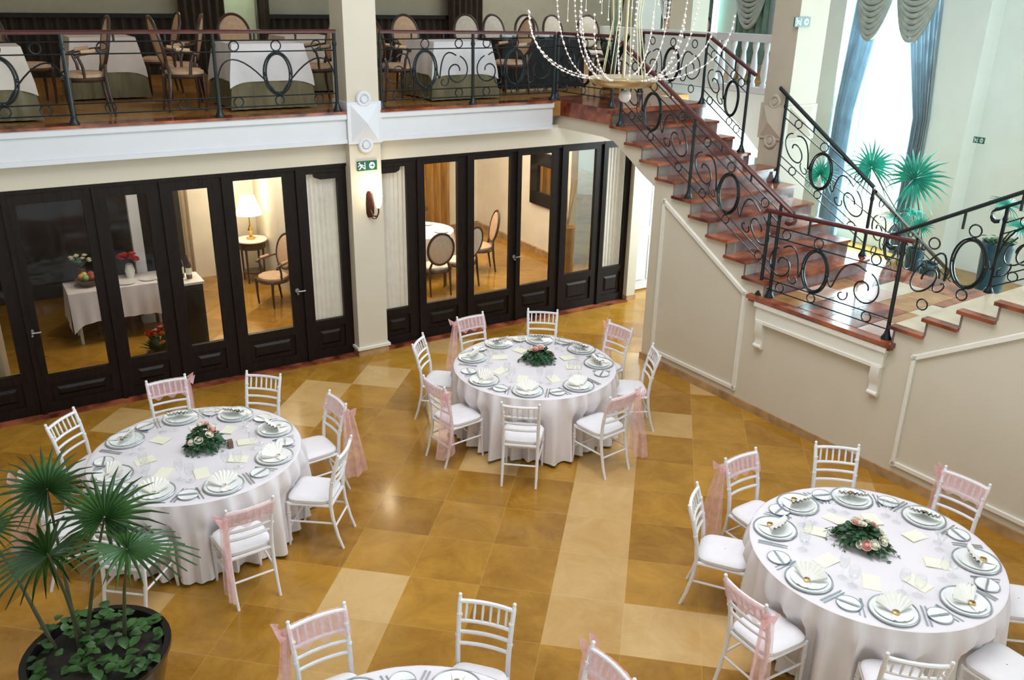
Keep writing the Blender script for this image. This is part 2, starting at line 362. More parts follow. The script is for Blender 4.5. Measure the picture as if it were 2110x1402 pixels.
# --- columns
def column(name, label, F, s0, s1, n0, n1, z1, boxz, mface, mside):
    t = thing(name, label, 'column', F.p((s0 + s1) / 2, (n0 + n1) / 2, 0), kind='structure')
    b = MB(); b.fbox(F, s0, s1, n0, n1, 0, z1); obj('shaft', b, mface, t, False, True)
    b = MB(); b.fbox(F, s0 - .012, s1 + .012, n0 - .014, n1, .0, .10); obj('skirting', b, BASEM, t, False, True)
    b = MB(); b.fbox(F, s0 - .03, s1 + .03, n0 - .035, n1, .10, .135); obj('base_moulding', b, TRIM, t, False, True)
    if boxz:
        z0_, z1_ = boxz; b = MB(); b.fbox(F, s0 - .015, s1 + .015, n0 - .03, n1 + .02, z0_, z1_)
        cx, cz, hw, hh = (s0 + s1) / 2, (z0_ + z1_) / 2, (s1 - s0) / 2 - .03, (z1_ - z0_) / 2 - .03
        q = [F.p(cx - hw, n0 - .03, cz - hh), F.p(cx + hw, n0 - .03, cz - hh), F.p(cx + hw, n0 - .03, cz + hh), F.p(cx - hw, n0 - .03, cz + hh), F.p(cx, n0 - .12, cz)]
        b.add(q, [(0, 1, 4), (1, 2, 4), (2, 3, 4), (3, 0, 4)])
        cn = (n0 + n1) / 2; hn = (n1 - n0) / 2 - .03
        q = [F.p(s1 + .015, cn - hn, cz - hh), F.p(s1 + .015, cn + hn, cz - hh), F.p(s1 + .015, cn + hn, cz + hh), F.p(s1 + .015, cn - hn, cz + hh), F.p(s1 + .10, cn, cz)]
        b.add(q, [(0, 1, 4), (1, 2, 4), (2, 3, 4), (3, 0, 4)])
        obj('diamond_block', b, mside, t, False, True)
        for zz in (z0_ - .02, z1_ + .03):
            b = MB(); c = F.p(cx, n0 - .02, zz)
            b.tube([c + F.u * (.075 * math.cos(a * PI / 10)) + Vector((0, 0, .075 * math.sin(a * PI / 10))) for a in range(20)], .026, 8, True)
            b.tube([c + F.n * .02, c - F.n * .03], [.06, .04], 12)
            obj('rosette', b, mside, t, True, True)
    return t
column('column', 'cream square column between the two sets of folding doors', D, .02, .435, -.13, .30, 7.4, (2.84, 3.34), WALL, WHITE)
column('column', 'taupe square column standing beside the upper stair flight', S, -2.88, -2.47, 1.93, 2.5, 7.4, (2.84, 3.30), TAUPE, TAUPE)
mb = MB(); mb.fbox(S, -6.62, -6.1, 3.7, 4.1, 0, 7.4); struct('column_rear', 'taupe pillar behind the chandelier', mb, TAUPE, 'column')

# --- stairs: wall under them
R_, RUN = .175, .31
def zs(k): return 1.44 + R_ * k
mb = MB()
prof = [(-2.84, 0), (-2.84, 2.36), (-3.07, 2.47), (-3.31, 2.61), (-3.67, 2.81), (-3.9, 2.84), (-5.03, 2.84), (-5.03, 3.2), (-3.70, 3.2)]
for k in range(10, 0, -1):
    sb = -.93 - RUN * (k - 1)
    prof += [(sb, zs(k) - .01), (sb, zs(k - 1) - .01)] if k > 1 else [(sb, zs(1) - .01), (sb, 1.40)]
prof += [(.68, 1.40)]
for k in range(1, 11): prof += [(.68 + RUN * (k - 1), zs(k) - .01), (.68 + RUN * k, zs(k) - .01)]
prof += [(5.2, zs(10) - .01), (5.2, 0)]
mb.prism([S.p(a, 0, z) for a, z in prof], S.n * .16)
struct('wall_stairs', 'cream wall below the two stair flights', mb, WALL, 'wall')
mb = MB(); mb.fbox(S, -2.86, 5.2, -.02, 0, 0, .10); struct('baseboard_stairs', 'tan marble skirting along the stair wall', mb, BASEM, 'baseboard')
def rim(poly, wd_, dp):
    b = MB(); n = len(poly)
    for i in range(n):
        p, q = Vector(poly[i]), Vector(poly[(i + 1) % n]); d = (q - p).normalized()
        cr = S.n.cross(d); p2, q2 = p - d * wd_ * .5, q + d * wd_ * .5
        h = cr * wd_ * .5
        b.hexa([p2 - h, q2 - h, q2 - h - S.n * dp, p2 - h - S.n * dp, p2 + h, q2 + h, q2 + h * .6 - S.n * dp, p2 + h * .6 - S.n * dp])
    return b
struct('trim_4', 'white panel moulding under the upper flight', rim([S.p(a, 0, z) for a, z in ((-2.63, .2), (-1.195, .2), (-1.195, 1.41), (-2.63, 2.215))], .05, .028), TRIM, 'moulding')
struct('trim_5', 'white panel moulding under the flight beside the front table', rim([S.p(a, 0, z) for a, z in ((.95, .2), (4.4, .2), (4.4, 3.40), (.95, 1.37))], .05, .028), TRIM, 'moulding')
mb = MB(); mb.fbox(S, -.98, .66, -.05, 0, 1.16, 1.36); mb.fbox(S, -1.0, .68, -.075, 0, 1.33, 1.385); mb.fbox(S, -.96, .64, -.065, 0, 1.14, 1.175)
struct('trim_6', 'cream ledge moulding under the stair landing', mb, TRIM, 'moulding')
for a0 in (-.90, .60):
    b = MB()
    prof_ = [(0, 1.16), (-.07, 1.16), (-.075, 1.05), (-.05, .98), (-.035, .92), (-.05, .88), (-.04, .84), (0, .82)]
    b.prism([S.p(a0 - .05, n, z) for n, z in prof_], S.u * .10)
    b.tube([S.p(a0 - .055, -.035, .86), S.p(a0 + .055, -.035, .86)], .03, 10)
    o = obj('corbel', b, TRIM, world=True); tag(o, 'white scrolled corbel under the %s end of the stair landing' % ('upper flight' if a0 < 0 else 'front flight'), 'corbel', 'corbels under the stair landing', 'structure')

stair = thing('staircase', 'red marble staircase meeting at a half landing', 'staircase', S.p(-.1, 1, 0), kind='structure')
def wid(k): return 1.90 if k <= 6 else 1.66
for k in range(1, 10):
    sf = -.93 - RUN * (k - 1); w = wid(k)
    b = MB(); b.fbox(S, sf - RUN - .01, sf + .03, -.045, w, zs(k) - .035, zs(k)); obj('tread', b, REDMARB, stair, False, True)
for k in range(1, 11):
    sf = -.93 - RUN * (k - 1)
    b = MB(); b.fbox(S, sf - .02, sf, -.005, wid(min(k, 9)), zs(k - 1), zs(k) - .035); obj('riser', b, RISER, stair, False, True)
b = MB(); b.fbox(S, -3.99, -3.69, -.045, 1.7, zs(10) - .03, zs(10) + .022); obj('tread', b, REDMARB, stair, False, True)
b = MB(); b.fbox(S, -1.12, .73, -.085, 2.42, 1.395, 1.44); b.fbox(S, -1.10, .71, -.06, 2.40, 1.36, 1.40); obj('landing_slab', b, REDMARB, stair, False, True)
random.seed(3)
for i in range(4):
    for j in range(5):
        m_ = [ORANGEM, REDMARB, PINKM, REDMARB, ORANGEM, CREAMT, REDMARB][(i * 3 + j * 2 + (i * j)) % 7]
        b = MB(); a0 = -.88 + i * .38; n0 = .04 + j * .46
        b.fbox(S, a0, a0 + .372, n0, n0 + .452, 1.43, 1.444); obj('landing_tile', b, m_, stair, False, True)
for k in range(1, 11):
    sf = .68 + RUN * (k - 1)
    b = MB(); b.fbox(S, sf - .03, sf + RUN + .01, -.045, 1.9, zs(k) - .035, zs(k)); obj('tread', b, REDMARB, stair, False, True)
    b = MB(); b.fbox(S, sf - .03, sf + RUN - .0, .06, 1.86, zs(k) - .001, zs(k) + .002); obj('tread_inlay', b, CREAMT, stair, False, True)
    b = MB(); b.fbox(S, sf, sf + .02, -.005, 1.9, zs(k - 1), zs(k) - .035); obj('riser', b, RISER, stair, False, True)
for k in range(1, 8):
    n0 = 2.42 + .29 * (k - 1)
    b = MB(); b.fbox(S, -1.0, .62, n0 - .01, n0 + .31, 1.44 - .18 * k - .035, 1.44 - .18 * k); obj('tread', b, CREAMT, stair, False, True)
    b = MB(); b.fbox(S, -1.0, .62, n0 - .02, n0, 1.44 - .18 * k, 1.44 - .18 * (k - 1) - .035); obj('riser', b, RISER, stair, False, True)
b = MB()
b.prism([S.p(a, .16, z) for a, z in ((-3.68, 2.93), (-3.68, 2.80), (-.98, 1.25), (-.98, 1.38))], S.n * 1.48); obj('soffit', b, WALL, stair, False, True)
b = MB(); b.prism([S.p(a, .16, z) for a, z in ((.74, 1.38), (.74, 1.2), (3.46, 2.78), (3.46, 2.93))], S.n * 1.7); obj('soffit', b, WALL, stair, False, True)
b = MB(); b.fbox(S, -1.05, .66, .16, 2.38, 0, 1.36); obj('landing_base', b, WALL, stair, False, True)

# --- white parapet and gallery beyond the stairs, window wall
mb = MB(); mb.fbox(S, -7.6, -2.95, 2.95, 3.1, 2.35, 3.27); mb.fbox(S, -7.6, -4.78, 2.95, 3.1, 3.28, 4.10)
struct('wall_gallery', 'pale wall and parapet behind the head of the stairs', mb, PALE, 'wall')
bal = thing('white_balustrade', 'white stone balustrade between the stair head and the taupe column', 'balustrade', S.p(-3.9, 3.02, 3.28))
b = MB(); b.fbox(S, -4.77, -2.95, 2.93, 3.12, 4.0, 4.11); obj('coping', b, WHITE, bal, False, True)
b = MB(); b.fbox(S, -4.77, -2.95, 2.94, 3.11, 3.275, 3.36); obj('plinth', b, WHITE, bal, False, True)
for i in range(9):
    b = MB(); c = S.p(-4.70 + i * .215, 3.02, 0)
    b.lathe([(.05, 3.36), (.05, 3.40), (.03, 3.43), (.062, 3.55), (.05, 3.68), (.028, 3.85), (.045, 3.92), (.05, 3.95), (.05, 4.0)], 12, c); obj('baluster', b, WHITE, bal, True, True)
mb = MB(); pol = [S.p(-14, 3.1), S.p(-4.2, 3.1), S.p(-7.3, 7.9), S.p(-14, 7.9)]
mb.prism([Vector((p.x, p.y, 3.0)) for p in pol], (0, 0, .2)); struct('floor_gallery', 'upper gallery floor behind the white balustrade', mb, WOODF, 'floor')
WN = 8.0
mb = MB()
for a0, a1, z0, z1 in ((-16, -11.0, 0, 7.4), (-11.0, -9.5, 0, 3.3), (-9.5, -5.55, 0, 7.4), (-5.55, -4.15, 0, .25), (-5.55, -4.15, 5.6, 7.4), (-11, -9.5, 6.2, 7.4), (-4.15, -.2, 0, 7.4), (-.2, 3.0, 0, .7), (-.2, 3.0, 5.3, 7.4), (3.0, 9, 0, 7.4)):
    mb.fbox(S, a0, a1, WN, WN + .25, z0, z1)
struct('wall_right', 'pale window wall beyond the stairs', mb, PALE, 'wall')
mb = MB(); mb.fbox(S, -6.75, -5.82, WN - .5, WN, 0, 7.4); mb.tube([S.p(-6.72, WN - .5, 0), S.p(-6.72, WN - .5, 7.4)], .05, 12)
struct('trim_7', 'pale pilaster left of the blue curtained window', mb, PALE, 'pilaster')
mb = MB(); mb.fbox(S, -3.92, -3.08, WN - .45, WN, 0, 7.4); struct('trim_8', 'pale pilaster right of the blue curtained window', mb, PALE, 'pilaster')
def window(name, label, a0, a1, z0, z1):
    t = thing(name, label, 'window', S.p((a0 + a1) / 2, WN + .1, z0), kind='structure')
    b = MB()
    for q in ((a0, a0 + .06, z0, z1), (a1 - .06, a1, z0, z1), (a0, a1, z0, z0 + .06), (a0, a1, z1 - .06, z1)): b.fbox(S, q[0], q[1], WN + .06, WN + .14, q[2], q[3])
    obj('window_frame', b, TRIM, t, False, True)
    b = MB(); b.fbox(S, a0 + .05, a1 - .05, WN + .095, WN + .105, z0 + .05, z1 - .05); obj('pane', b, PANE, t, False, True)
window('window_1', 'tall bright window behind the potted fan palms', -5.55, -4.15, .25, 5.6)
window('added_window', 'unseen wide window added right of the stairs for side light', -.2, 3.0, .7, 5.3)  # out of view, added as an opening for the side fill lamp
window('window_2', 'bright gallery window behind the far balustrade', -11.0, -9.5, 3.3, 6.2)

# --- upstairs back walls and drapes
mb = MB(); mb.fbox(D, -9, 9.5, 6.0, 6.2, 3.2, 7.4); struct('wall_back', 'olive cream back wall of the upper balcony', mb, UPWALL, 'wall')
mb = MB(); mb.fbox(D, -9, 9.5, -.05, 6.0, 6.05, 6.2); struct('ceiling_balcony', 'ceiling over the upper balcony', mb, WHITE, 'ceiling')
def pleats(F, a0, a1, n, z0, z1, amp, per, th=.02, mbx=None):
    b = mbx or MB(); k = max(8, int((a1 - a0) / per * 8))
    top = lambda u, v: F.p(a0 + (a1 - a0) * u, n + amp * math.sin(u * (a1 - a0) / per * 2 * PI) + amp * .3 * math.sin(u * 37), z0 + (z1 - z0) * v)
    b.grid(top, k, 4); b.grid(lambda u, v: top(1 - u, v) + F.n * th, k, 4); return b
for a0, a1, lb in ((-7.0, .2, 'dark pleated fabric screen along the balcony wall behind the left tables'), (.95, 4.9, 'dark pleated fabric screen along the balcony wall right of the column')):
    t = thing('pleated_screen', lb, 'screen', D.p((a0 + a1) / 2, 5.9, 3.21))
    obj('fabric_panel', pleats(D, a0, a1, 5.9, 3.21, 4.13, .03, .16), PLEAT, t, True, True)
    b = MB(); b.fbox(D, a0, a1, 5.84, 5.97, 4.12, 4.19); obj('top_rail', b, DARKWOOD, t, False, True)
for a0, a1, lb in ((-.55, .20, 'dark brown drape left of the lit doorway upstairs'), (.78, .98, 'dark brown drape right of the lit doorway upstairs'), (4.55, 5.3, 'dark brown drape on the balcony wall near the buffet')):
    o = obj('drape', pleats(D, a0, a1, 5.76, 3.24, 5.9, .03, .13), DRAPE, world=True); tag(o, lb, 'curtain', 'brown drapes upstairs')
mb = MB(); mb.fbox(D, .22, .78, 5.93, 6.0, 3.21, 5.6); struct('door_9', 'pale green doorway in the upstairs back wall', mb, mat('pale_green_door', (.62, .72, .50), .5, var=.05), 'door')
lamp('doorway_light', 'POINT', D.p(.5, 5.4, 4.9), 7, (.95, 1.0, .75), .15)

# --- rooms behind the folding doors
mb = MB(); mb.fbox(D, .05, .30, .15, 6.0, 0, 3.0); struct('wall_partition', 'cream wall between the two private rooms', mb, ROOMW, 'wall')
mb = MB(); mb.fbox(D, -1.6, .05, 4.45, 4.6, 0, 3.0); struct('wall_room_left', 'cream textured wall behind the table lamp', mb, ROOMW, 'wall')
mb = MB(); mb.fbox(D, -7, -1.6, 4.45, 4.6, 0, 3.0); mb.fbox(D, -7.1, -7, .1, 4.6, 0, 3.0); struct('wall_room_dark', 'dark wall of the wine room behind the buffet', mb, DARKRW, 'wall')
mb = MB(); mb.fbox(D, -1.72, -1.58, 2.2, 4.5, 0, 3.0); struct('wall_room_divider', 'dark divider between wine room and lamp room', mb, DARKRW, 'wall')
mb = MB(); mb.fbox(D, .3, 5.0, 5.3, 5.45, 0, 3.0); mb.fbox(D, 4.95, 5.1, 2.0, 5.4, 0, 3.0); struct('wall_room_right', 'cream walls of the right private room', mb, ROOMW, 'wall')
mb = MB(); mb.fbox(D, 4.90, 4.95, 2.0, 5.3, 0, .12); mb.fbox(D, .3, 4.95, 5.25, 5.3, 0, .12); struct('baseboard_room', 'brown marble skirting inside the right room', mb, BASEM, 'baseboard')
mb = MB(); mb.fbox(D, -7, 8, .12, 6.0, 2.86, 3.0); struct('ceiling_rooms', 'ceiling of the private rooms', mb, WHITE, 'ceiling')
mb = MB(); mb.fbox(D, 5.7, 7.6, .26, .4, 0, 3.0)
struct('wall_passage', 'white wall closing the bright passage', mb, WHITE, 'wall')
pd = thing('door_8', 'bright white panelled door in the gap between the dark doors and the stair wall', 'door', D.p(5.3, .3, 0), kind='structure')
b = MB(); b.fbox(D, 4.70, 5.7, .26, .31, .03, 2.6)
for q in ((4.93, 5.25, .2, .95), (5.32, 5.62, .2, .95), (4.93, 5.25, 1.1, 2.4), (5.32, 5.62, 1.1, 2.4)): b.fbox(D, q[0], q[1], .245, .27, q[2], q[3])
obj('panel', b, WHITE, pd, False, True)
b = MB(); b.tube([D.p(4.95, .26, 1.02), D.p(4.95, .20, 1.02), D.p(5.03, .19, 1.02)], .012, 8); obj('handle', b, STEEL, pd, True, True)

# --- folding doors
def door(i, label, a0, a1, p0, p1, z0=.53, z1=2.48, cur=False, handle=None, arch=0):
    t = thing('door_%d' % i, label, 'door', D.p((a0 + a1) / 2, .05, 0), kind='structure')
    b = MB()
    b.fbox(D, a0, p0, .03, .09, .02, 2.585); b.fbox(D, p1, a1, .03, .09, .02, 2.585)
    b.fbox(D, p0, p1, .03, .09, z1, 2.585); b.fbox(D, p0, p1, .03, .09, z0 - .10, z0); b.fbox(D, p0, p1, .03, .09, .02, .14)
    b.fbox(D, a0, a0 + .05, .0, .04, .02, 2.59); b.fbox(D, a0, a1, .005, .035, 2.55, 2.59)
    if arch:
        w = p1 - p0; e = p1 if arch > 0 else p0
        pts = [D.p(e - arch * w * u, .03, z1 - d) for u, d in ((.25, 0), (.28, .05), (.45, .075), (1, .075), (1, -.01), (.25, -.01))]
        b.prism(pts, D.n * .06)
    obj('frame', b, DARKWOOD, t, False, True)
    b = MB(); b.fbox(D, p0, p1, .055, .075, .14, z0 - .10)
    m0, m1, q0, q1 = p0 + .06, p1 - .06, .20, z0 - .16
    b.hexa([D.p(m0, .055, q0), D.p(m1, .055, q0), D.p(m1, .055, q1), D.p(m0, .055, q1), D.p(m0 + .03, .035, q0 + .03), D.p(m1 - .03, .035, q0 + .03), D.p(m1 - .03, .035, q1 - .03), D.p(m0 + .03, .035, q1 - .03)])
    obj('panel', b, DARKWOOD, t, False, True)
    b = MB(); b.fbox(D, p0, p1, .058, .064, z0, z1); obj('pane', b, PANE, t, False, True)
    if cur: obj('sheer_curtain', pleats(D, p0 - .03, p1 + .03, .115, z0 - .05, z1 + .06, .012, .06, .008), SHEER, t, True, True)
    if handle is not None:
        b = MB(); b.tube([D.p(handle, .03, 1.02), D.p(handle, -.03, 1.02), D.p(handle + .09, -.035, 1.02)], .010, 8); b.tube([D.p(handle, .032, 1.02), D.p(handle, .02, 1.02)], .028, 12); b.tube([D.p(handle, .03, .98), D.p(handle, -.01, .98)], .012, 8)
        obj('handle', b, STEEL, t, True, True)
door(1, 'dark wood glazed door leaf at the far end of the left set', -4.72, -3.79, -4.6, -3.93)
door(2, 'dark wood glazed door leaf in front of the white clothed buffet', -3.79, -2.92, -3.66, -3.02, z0=.47, z1=2.43, handle=-3.74)
door(7, 'dark wood glazed door leaf before the fruit and flowers', -2.92, -2.22, -2.78, -2.36, z0=.5, z1=2.43)
door(10, 'dark wood glazed door leaf before the wine bottle counter', -2.22, -1.53, -2.08, -1.68, z0=.52, z1=2.43)
door(11, 'dark wood glazed door leaf in front of the lit table lamp', -1.53, -.64, -1.39, -.79, handle=-.72)
door(12, 'dark wood door leaf with white sheer left of the column', -.64, .02, -.50, -.10, z0=.55, cur=True, arch=-1)
door(13, 'dark wood door leaf with white sheer right of the column', .435, 1.0, .50, .86, z0=.53, cur=True, arch=1)
door(14, 'dark wood glazed door leaf in front of the gold curtain', 1.0, 1.76, 1.12, 1.62)
door(15, 'dark wood glazed door leaf before the single oval chair', 1.76, 2.57, 1.88, 2.47, handle=2.55)
door(16, 'dark wood glazed door leaf in front of the wall mirror', 2.57, 3.34, 2.66, 3.20, z0=.55)
door(17, 'dark wood glazed door leaf in front of the tan vase', 3.34, 4.10, 3.47, 3.98, z0=.6)
door(18, 'dark wood door leaf with pale sheer nearest the stair wall', 4.10, 4.66, 4.20, 4.58, z0=.6, cur=True)
# ================================================================== RAILINGS
def ell(c, a, b, n=28): return [(c[0] + a * math.cos(2 * PI * i / n), c[1] + b * math.sin(2 * PI * i / n)) for i in range(n)]
def spiral(c, r0, r1, a0, a1, n=26):
    return [(c[0] + (r0 + (r1 - r0) * i / n) * math.cos(a0 + (a1 - a0) * i / n), c[1] + (r0 + (r1 - r0) * i / n) * math.sin(a0 + (a1 - a0) * i / n)) for i in range(n + 1)]
def bez(p, q, r, s_, n=14):
    o = []
    for i in range(n + 1):
        t = i / n; a, b, c, d = (1 - t) ** 3, 3 * t * (1 - t) ** 2, 3 * t * t * (1 - t), t ** 3
        o.append((a * p[0] + b * q[0] + c * r[0] + d * s_[0], a * p[1] + b * q[1] + c * r[1] + d * s_[1]))
    return o
def railing(label, A, B, rail, posts, motifs, ext=(0, 0), volute=None, base_z=None, group=None, bars=(.10, .21, .70, .82), post_base=True, rail_m=None):
    """iron railing between floor points A and B (may slope); rail = handrail height over that line at both ends"""
    A = Vector(A); B = Vector(B); h = Vector((B.x - A.x, B.y - A.y, 0)); Lh = h.length; h.normalize(); sl = (B.z - A.z) / Lh
    nrm = Vector((-h.y, h.x, 0))
    w = lambda u, v, sh=True: A + h * u + Vector((0, 0, v + sl * u))
    t = thing('stair_railing' if abs(sl) > .05 else 'balcony_railing', label, 'railing', A, group=group)
    rt = lambda u: rail[0] + (rail[1] - rail[0]) * u / Lh
    pts = [w(-ext[0], rt(-ext[0]))] + [w(Lh * i / 6, rt(Lh * i / 6)) for i in range(7)] + [w(Lh + ext[1], rt(Lh + ext[1]))]
    if volute:                                     # curled end of the handrail
        e = pts[0] if volute < 0 else pts[-1]; sg = -1 if volute < 0 else 1
        cu = [e + h * (sg * (.07 * math.sin(a))) + Vector((0, 0, -.07 + .07 * math.cos(a))) for a in (0.6, 1.2, 1.8, 2.4, 3.0, 3.8)]
        pts = (cu[::-1] + pts) if volute < 0 else (pts + cu)
    b = MB()
    prof = [(-.030, -.012), (-.030, .012), (-.016, .028), (.016, .028), (.030, .012), (.030, -.012)]
    vs = [p + nrm * x + Vector((0, 0, z)) for p in pts for x, z in prof]; k = len(pts)
    b.add(vs, [(i * 6 + j, i * 6 + (j + 1) % 6, i * 6 + 6 + (j + 1) % 6, i * 6 + 6 + j) for i in range(k - 1) for j in range(6)] + [list(range(6))[::-1], list(range(k * 6 - 6, k * 6))])
    obj('handrail', b, rail_m or MAHOG, t, True, True)
    for u in posts:
        f = 0.0 if base_z is None else base_z(u) - (A.z + sl * u)
        b = MB(); r = .021
        b.tube([w(u, f), w(u, rt(u) - .01)], [r, r], 8)
        b.tube([w(u, f), w(u, f + .015), w(u, f + .05), w(u, f + .09)], [.055, .055, .034, .024], 8)
        b.tube([w(u, rt(u) - .16), w(u, rt(u) - .13), w(u, rt(u) - .10)], [.022, .030, .022], 8)
        obj('post', b, IRON, t, True, True)
    lo, hi = min(posts), max(posts)
    for v in bars:
        b = MB(); b.tube([w(lo + (hi - lo) * i / 4, v) for i in range(5)], .0075, 5); obj('bar', b, IRON, t, True, True)
    # each drawn curve: (u, v); small pieces hang on the sloping line at their own centre
    def curve(name, pts, r, closed=False, n=5, shear=True):
        b = MB(); uc = sum(p[0] for p in pts) / len(pts)
        b.tube([(A + h * u + Vector((0, 0, v + sl * (u if shear else uc)))) for u, v in pts], r, n, closed)
        return obj(name, b, IRON, t, True, True)
    um, lm = (bars[2] + bars[3]) / 2, (bars[0] + bars[1]) / 2; rr = (bars[3] - bars[2]) / 2 - .004
    for (u0, u1, kind, uc) in motifs:
        wd_ = u1 - u0; uc = u0 + wd_ * uc
        a, bb, vc = min(.165, wd_ * .16), (bars[2] - bars[1]) / 2 - .0, (bars[1] + bars[2]) / 2
        if kind != 'plain':
            b = MB()
            for q in (1.0, .84): b.tube([(A + h * u + Vector((0, 0, v + sl * uc))) for u, v in ell((uc, vc), a * q, bb * (q * .5 + .5) - .01, 30)], .011, 6, True)
            for c_ in ((uc, vc + bb - .02), (uc, vc - bb + .02), (uc + a * .92, vc), (uc - a * .92, vc)): b.ball(A + h * c_[0] + Vector((0, 0, c_[1] + sl * uc)), .02, 8, 6)
            obj('oval', b, IRON, t, True, True)
            curve('ring', ell((uc, um), rr, rr, 14), .008, True, shear=False)
            curve('ring', ell((uc, lm), rr * .9, rr * .9, 14), .008, True, shear=False)
        for f_ in ((.16, .84) if kind != 'plain' else (.25, .75)):
            for v_ in (um, lm): curve('ring', ell((u0 + wd_ * f_, v_), rr * .95, rr * .95, 14), .008, True, shear=False)
        for f_ in (.33, .67):
            b = MB(); p_ = w(u0 + wd_ * f_, bars[3]); b.tube([p_, p_ + Vector((0, 0, rt(u0 + wd_ * f_) - bars[3] - .01))], .012, 6); obj('bracket', b, IRON, t, True, True)
        if kind == 'arch':
            for sg, e in ((-1, u0), (1, u1)):
                q = abs(uc - e)
                curve('scroll', bez((e, vc - bb * .9), (e - sg * 0, vc + bb * 1.3), (uc + sg * q * .55, vc + bb * 1.1), (uc + sg * .02, bars[1] + .01)), .009)
        elif kind == 'scroll':
            for sg, e in ((-1, u0), (1, u1)):
                q = abs(uc - e); 
                if q < .30: continue
                c_ = (e - sg * q * .36, vc - .03); rad = min(q * .30, .19)
                sp = spiral(c_, rad * .25, rad, 0 if sg > 0 else PI, (2.4 * PI if sg > 0 else PI - 2.4 * PI))
                curve('scroll', sp, .0095)
                curve('scroll', bez((uc + sg * a, vc - .02), (uc + sg * (a + q * .12), vc - bb * 1.5), (e - sg * q * .8, vc + bb * 1.5), (c_[0], c_[1] + rad)), .0095)
                c2 = (e - sg * q * .62, bars[1] + .09); curve('scroll', spiral(c2, .02, .075, PI / 2, PI / 2 + sg * 1.7 * PI, 18), .008)
    return t
zf = 3.235
railing('iron balcony railing with dark handrail left of the cream column', D.p(-4.5, -.07, zf), D.p(-.06, -.07, zf), (.905, .905), (0, 1.52, 3.02, 4.42), [(0, 1.52, 'arch', .6), (1.52, 3.02, 'plain', .5), (3.02, 4.42, 'arch', .5)])
railing('iron balcony railing between the cream column and the stair head corner', D.p(.50, -.07, zf), D.p(3.08, -.07, zf), (.90, .87), (0, 1.30, 2.58), [(0, 1.30, 'scroll', .47), (1.30, 2.58, 'scroll', .5)])
railing('short iron railing along the stair head edge behind the chandelier', S.p(-5.02, .05, zf), S.p(-3.80, .05, zf), (.86, .87), (0, 1.20), [(0, 1.2, 'scroll', .5)])
nz = lambda s: 1.44 + .175 + (-.93 - s) * (.175 / .31)
def stepz(s):
    k = max(0, math.ceil((-.93 - s) / .31)); return 1.44 + .175 * min(10, k)
railing('iron stair railing with mahogany handrail on the hall side of the upper flight', S.p(-3.62, .05, nz(-3.62)), S.p(-.86, .05, nz(-.86)), (.88, .93), (0, 1.33, 2.72), [(0.0, 1.33, 'scroll', .44), (1.33, 2.72, 'scroll', .45)], ext=(.05, .10), volute=1, base_z=lambda u: stepz(-3.62 + u) if u < 2.5 else 1.44)
railing('level iron railing along the front edge of the stair landing', S.p(-1.02, .03, 1.44), S.p(.60, .03, 1.44), (.97, 1.02), (0, 1.62), [(0, 1.62, 'scroll', .42)], ext=(.05, .10), rail_m=MAHOG)
nz2 = lambda s: 1.44 + .175 + (s - .68) * (.175 / .31)
railing('iron railing climbing the flight beside the front right table', S.p(.62, .05, nz2(.62)), S.p(3.4, .05, nz2(3.4)), (.98, .98), (1.40, 2.78), [(.05, 1.40, 'scroll', .42), (1.4, 2.78, 'scroll', .5)], ext=(.14, 0), volute=-1, base_z=lambda u: 1.44 + .175 * math.ceil((u - .05) / .31), rail_m=IRON)
railing('short iron stair railing between the stair head and the taupe column', S.p(-3.69, 1.6, nz(-3.69)+.03), S.p(-2.86, 1.6, nz(-2.86)), (.92, 1.0), (0, .80), [(.02, .80, 'scroll', .66)], base_z=lambda u: 3.215 if u < .1 else stepz(-2.89), ext=(0, .08))
railing('iron stair railing on the window side from the taupe column to the landing', S.p(-2.43, 1.84, nz(-2.43)), S.p(-1.02, 1.93, nz(-1.02)), (.97, .80), (0, 1.40), [(0, 1.40, 'scroll', .46)], base_z=lambda u: stepz(-2.38) if u < .1 else 1.615, ext=(.12, .0), rail_m=IRON)
railing('iron railing going down from the landing towards the window', S.p(-1.03, 1.96, 1.62), S.p(-1.03, 4.3, .12), (.80, .80), (1.15, 2.32), [(0, 1.15, 'scroll', .5), (1.15, 2.32, 'scroll', .5)], base_z=lambda u: .98 if u < 2 else 0.0, rail_m=IRON)
railing('iron railing on the window side of the flight beside the front table', S.p(.55, 1.86, nz2(.55)), S.p(3.3, 1.86, nz2(3.3)), (1.0, 1.0), (.06, 1.4, 2.7), [(.06, 1.4, 'scroll', .5), (1.4, 2.7, 'scroll', .5)], ext=(.02, 0), volute=-1, base_z=lambda u: 1.44 + .175 * math.ceil((u + .001) / .31), rail_m=IRON)
railing('level iron railing at the stair head in front of the pale parapet', S.p(-5.06, 1.68, zf), S.p(-3.74, 1.64, zf), (.86, .87), (0,), [(0, 1.3, 'scroll', .5)])

